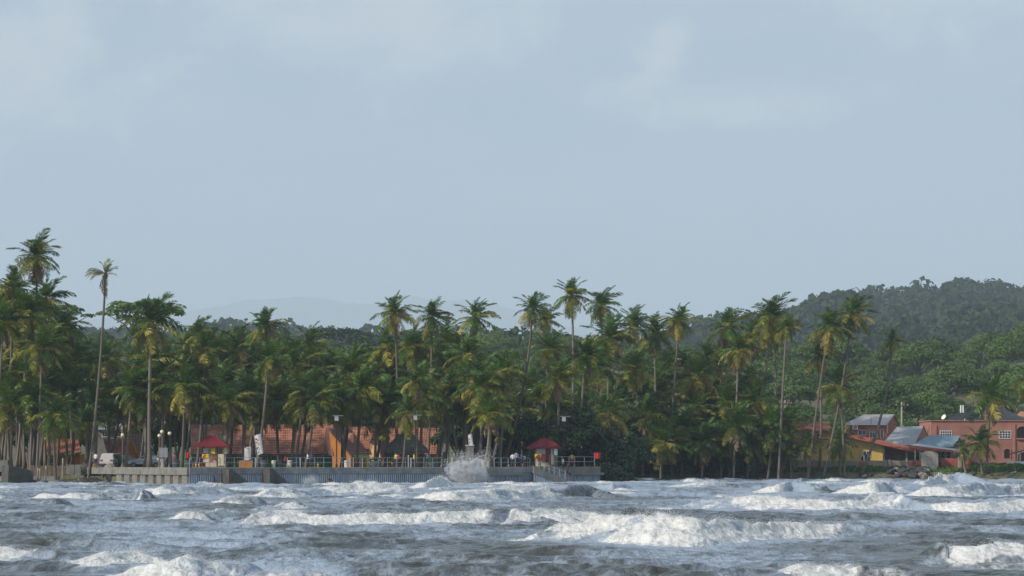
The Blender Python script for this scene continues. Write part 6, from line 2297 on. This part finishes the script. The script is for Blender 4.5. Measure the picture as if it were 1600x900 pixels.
def hair_mesh():
    bm = bmesh.new()
    bmesh.ops.create_uvsphere(bm, u_segments=10, v_segments=7, radius=1)
    for v_ in bm.verts:
        v_.co = Vector((v_.co.x * .092, v_.co.y * .105, max(v_.co.z, -.25 if v_.co.y > -.2 else .25) * .105))
    me_ = bpy.data.meshes.new('hair')
    bm.to_mesh(me_)
    bm.free()
    me_.materials.append(M['hair'])
    me_.polygons.foreach_set('use_smooth', [True] * len(me_.polygons))
    return me_


HAIR = hair_mesh()


def face_mesh():
    mb = MB()
    for s_ in (-1, 1):
        mb.ball((.030 * s_, -.098, 1.625), .011, 1, 6)
        mb.ball((.084 * s_, -.01, 1.61), .020, 0, 6, (.6, 1, 1.2))
    mb.tube([(0, -.092, 1.63), (0, -.118, 1.597), (0, -.098, 1.59)], [.008, .014, .010], 5, 0)
    mb.box(-.024, .024, -.102, -.090, 1.557, 1.566, 2)
    return mb.build('face', [M['skin'], M['hair'], M['brick']], mesh_only=True)


FACE = face_mesh()


def person(px, d, z, pose, label, shirt='shirt_white', rz=0.0, scale=1.0, shorts='shorts', group=None):
    me_ = BODY[pose].copy()
    me_.name = 'person'
    me_.materials.clear()
    for m_ in ('skin', shorts, shirt):
        me_.materials.append(M[m_] if m_ else M['skin'])
    for p in me_.polygons:
        c = p.center
        if abs(c.x) < .2 and c.z < .52 or c.z > 1.47:
            p.material_index = 0
        elif c.z < 1.0 and abs(c.x) < .2 and not (c.z < .97 and abs(c.y) > .16 and c.z > .78):
            p.material_index = 1
        elif abs(c.x) < .25 and c.z > 1.0 and c.z <= 1.47 or (c.z > 1.24):
            p.material_index = 2 if shirt else 0
        else:
            p.material_index = 0
        p.use_smooth = True
    o = link('person', me_)
    o.location = (X(px, d), d, z)
    o.rotation_euler = (0, 0, rz)
    o.scale = (scale, scale, scale)
    tag(o, label, 'person', group)
    h = link('hair', HAIR, o)
    h.location = (0, 0, 1.665)
    f = link('face', FACE, o)
    return o


person(149.5, 281, 1.76, 'stand', 'person in a white shirt standing at the left end of the coping', 'shirt_white', 2.6)
person(272.5, 266, DECK, 'stand', 'person in a pink top beside the drum left of the drooping flag', 'shirt_pink', 1.2, .95)
person(481, 274, DECK, 'walk', 'person in a white top leaning past the barred windows', 'shirt_white', 1.4)
person(487, 275, DECK, 'stand', 'person in dark clothes next to the white-topped one at the barred windows', 'shirt_blue', .3)
person(446, 275, DECK, 'stand', 'person in red sitting low behind the railing by the drums', 'shirt_red', .6, .8)
person(619, 280, DECK, 'stand', 'person in a lime top at the left side of the thatched pavilion', 'shirt_green', -.5)
person(623, 279.5, DECK, 'stand', 'person in a red top at the left side of the thatched pavilion', 'shirt_red', .5, .95)
person(647, 281, DECK, 'walk', 'person in a yellow top under the right side of the thatched pavilion', 'shirt_yellow', 1.5)
person(669, 281, DECK, 'stand', 'person in dark blue beside the planter right of the pavilion', 'shirt_blue', 2.8)
person(801, 283.5, DECK, 'stand', 'person in a white shirt at the railing left of the second red kiosk', 'shirt_white', 2.9)
person(807, 284.5, DECK, 'stand', 'tall person in a pale lilac shirt among the group at the railing', 'shirt_lilac', .5, 1.12)
person(815, 283.5, DECK, 'walk', 'person in a dark blue shirt with bare lower legs at the railing', 'shirt_blue', 1.9, 1.02)
person(819.5, 284.5, DECK, 'stand', 'person in a pale top close behind the one in dark blue', 'shirt_lilac', 1.0, .9)
person(826, 285.5, DECK, 'stand', 'person in dark clothes leaning near the kiosk left post', 'shorts', .7, .95)
person(843, 286, DECK, 'stand', 'person in a red top in front of the second red kiosk', 'shirt_red', .2, .85)
person(893.5, 292.5, DECK, 'stand', 'lifeguard in a yellow shirt and red shorts on the pier head', 'shirt_yellow', 2.7, 1.0, 'shirt_red')
person(880, 287, 1.25, 'stand', 'person in a white shirt at the top of the ramp', 'shirt_white', -1.5, .95)
person(887, 284.9, .62, 'walk', 'dark figure walking down the ramp to the water', 'shorts', -1.2, .95)
person(334.5, 259.5, -.85, 'wade', 'bare-chested bather waist deep by the ribbed wall left of the stair', None, 2.4, 1.0)
person(515, 261, -.82, 'wade', 'bather with arms out in the foam before the ribbed wall', None, .9, 1.05)
person(484.5, 262.0, -1.05, 'wade', 'bather nearly hidden in a small white splash', None, .2)
person(362, 259.5, -1.2, 'wade', 'bather low in the water beside the dark stair', None, .5)
person(375, 260, -1.22, 'wade', 'bather low in the water to the right of the stair foot', None, -.5)
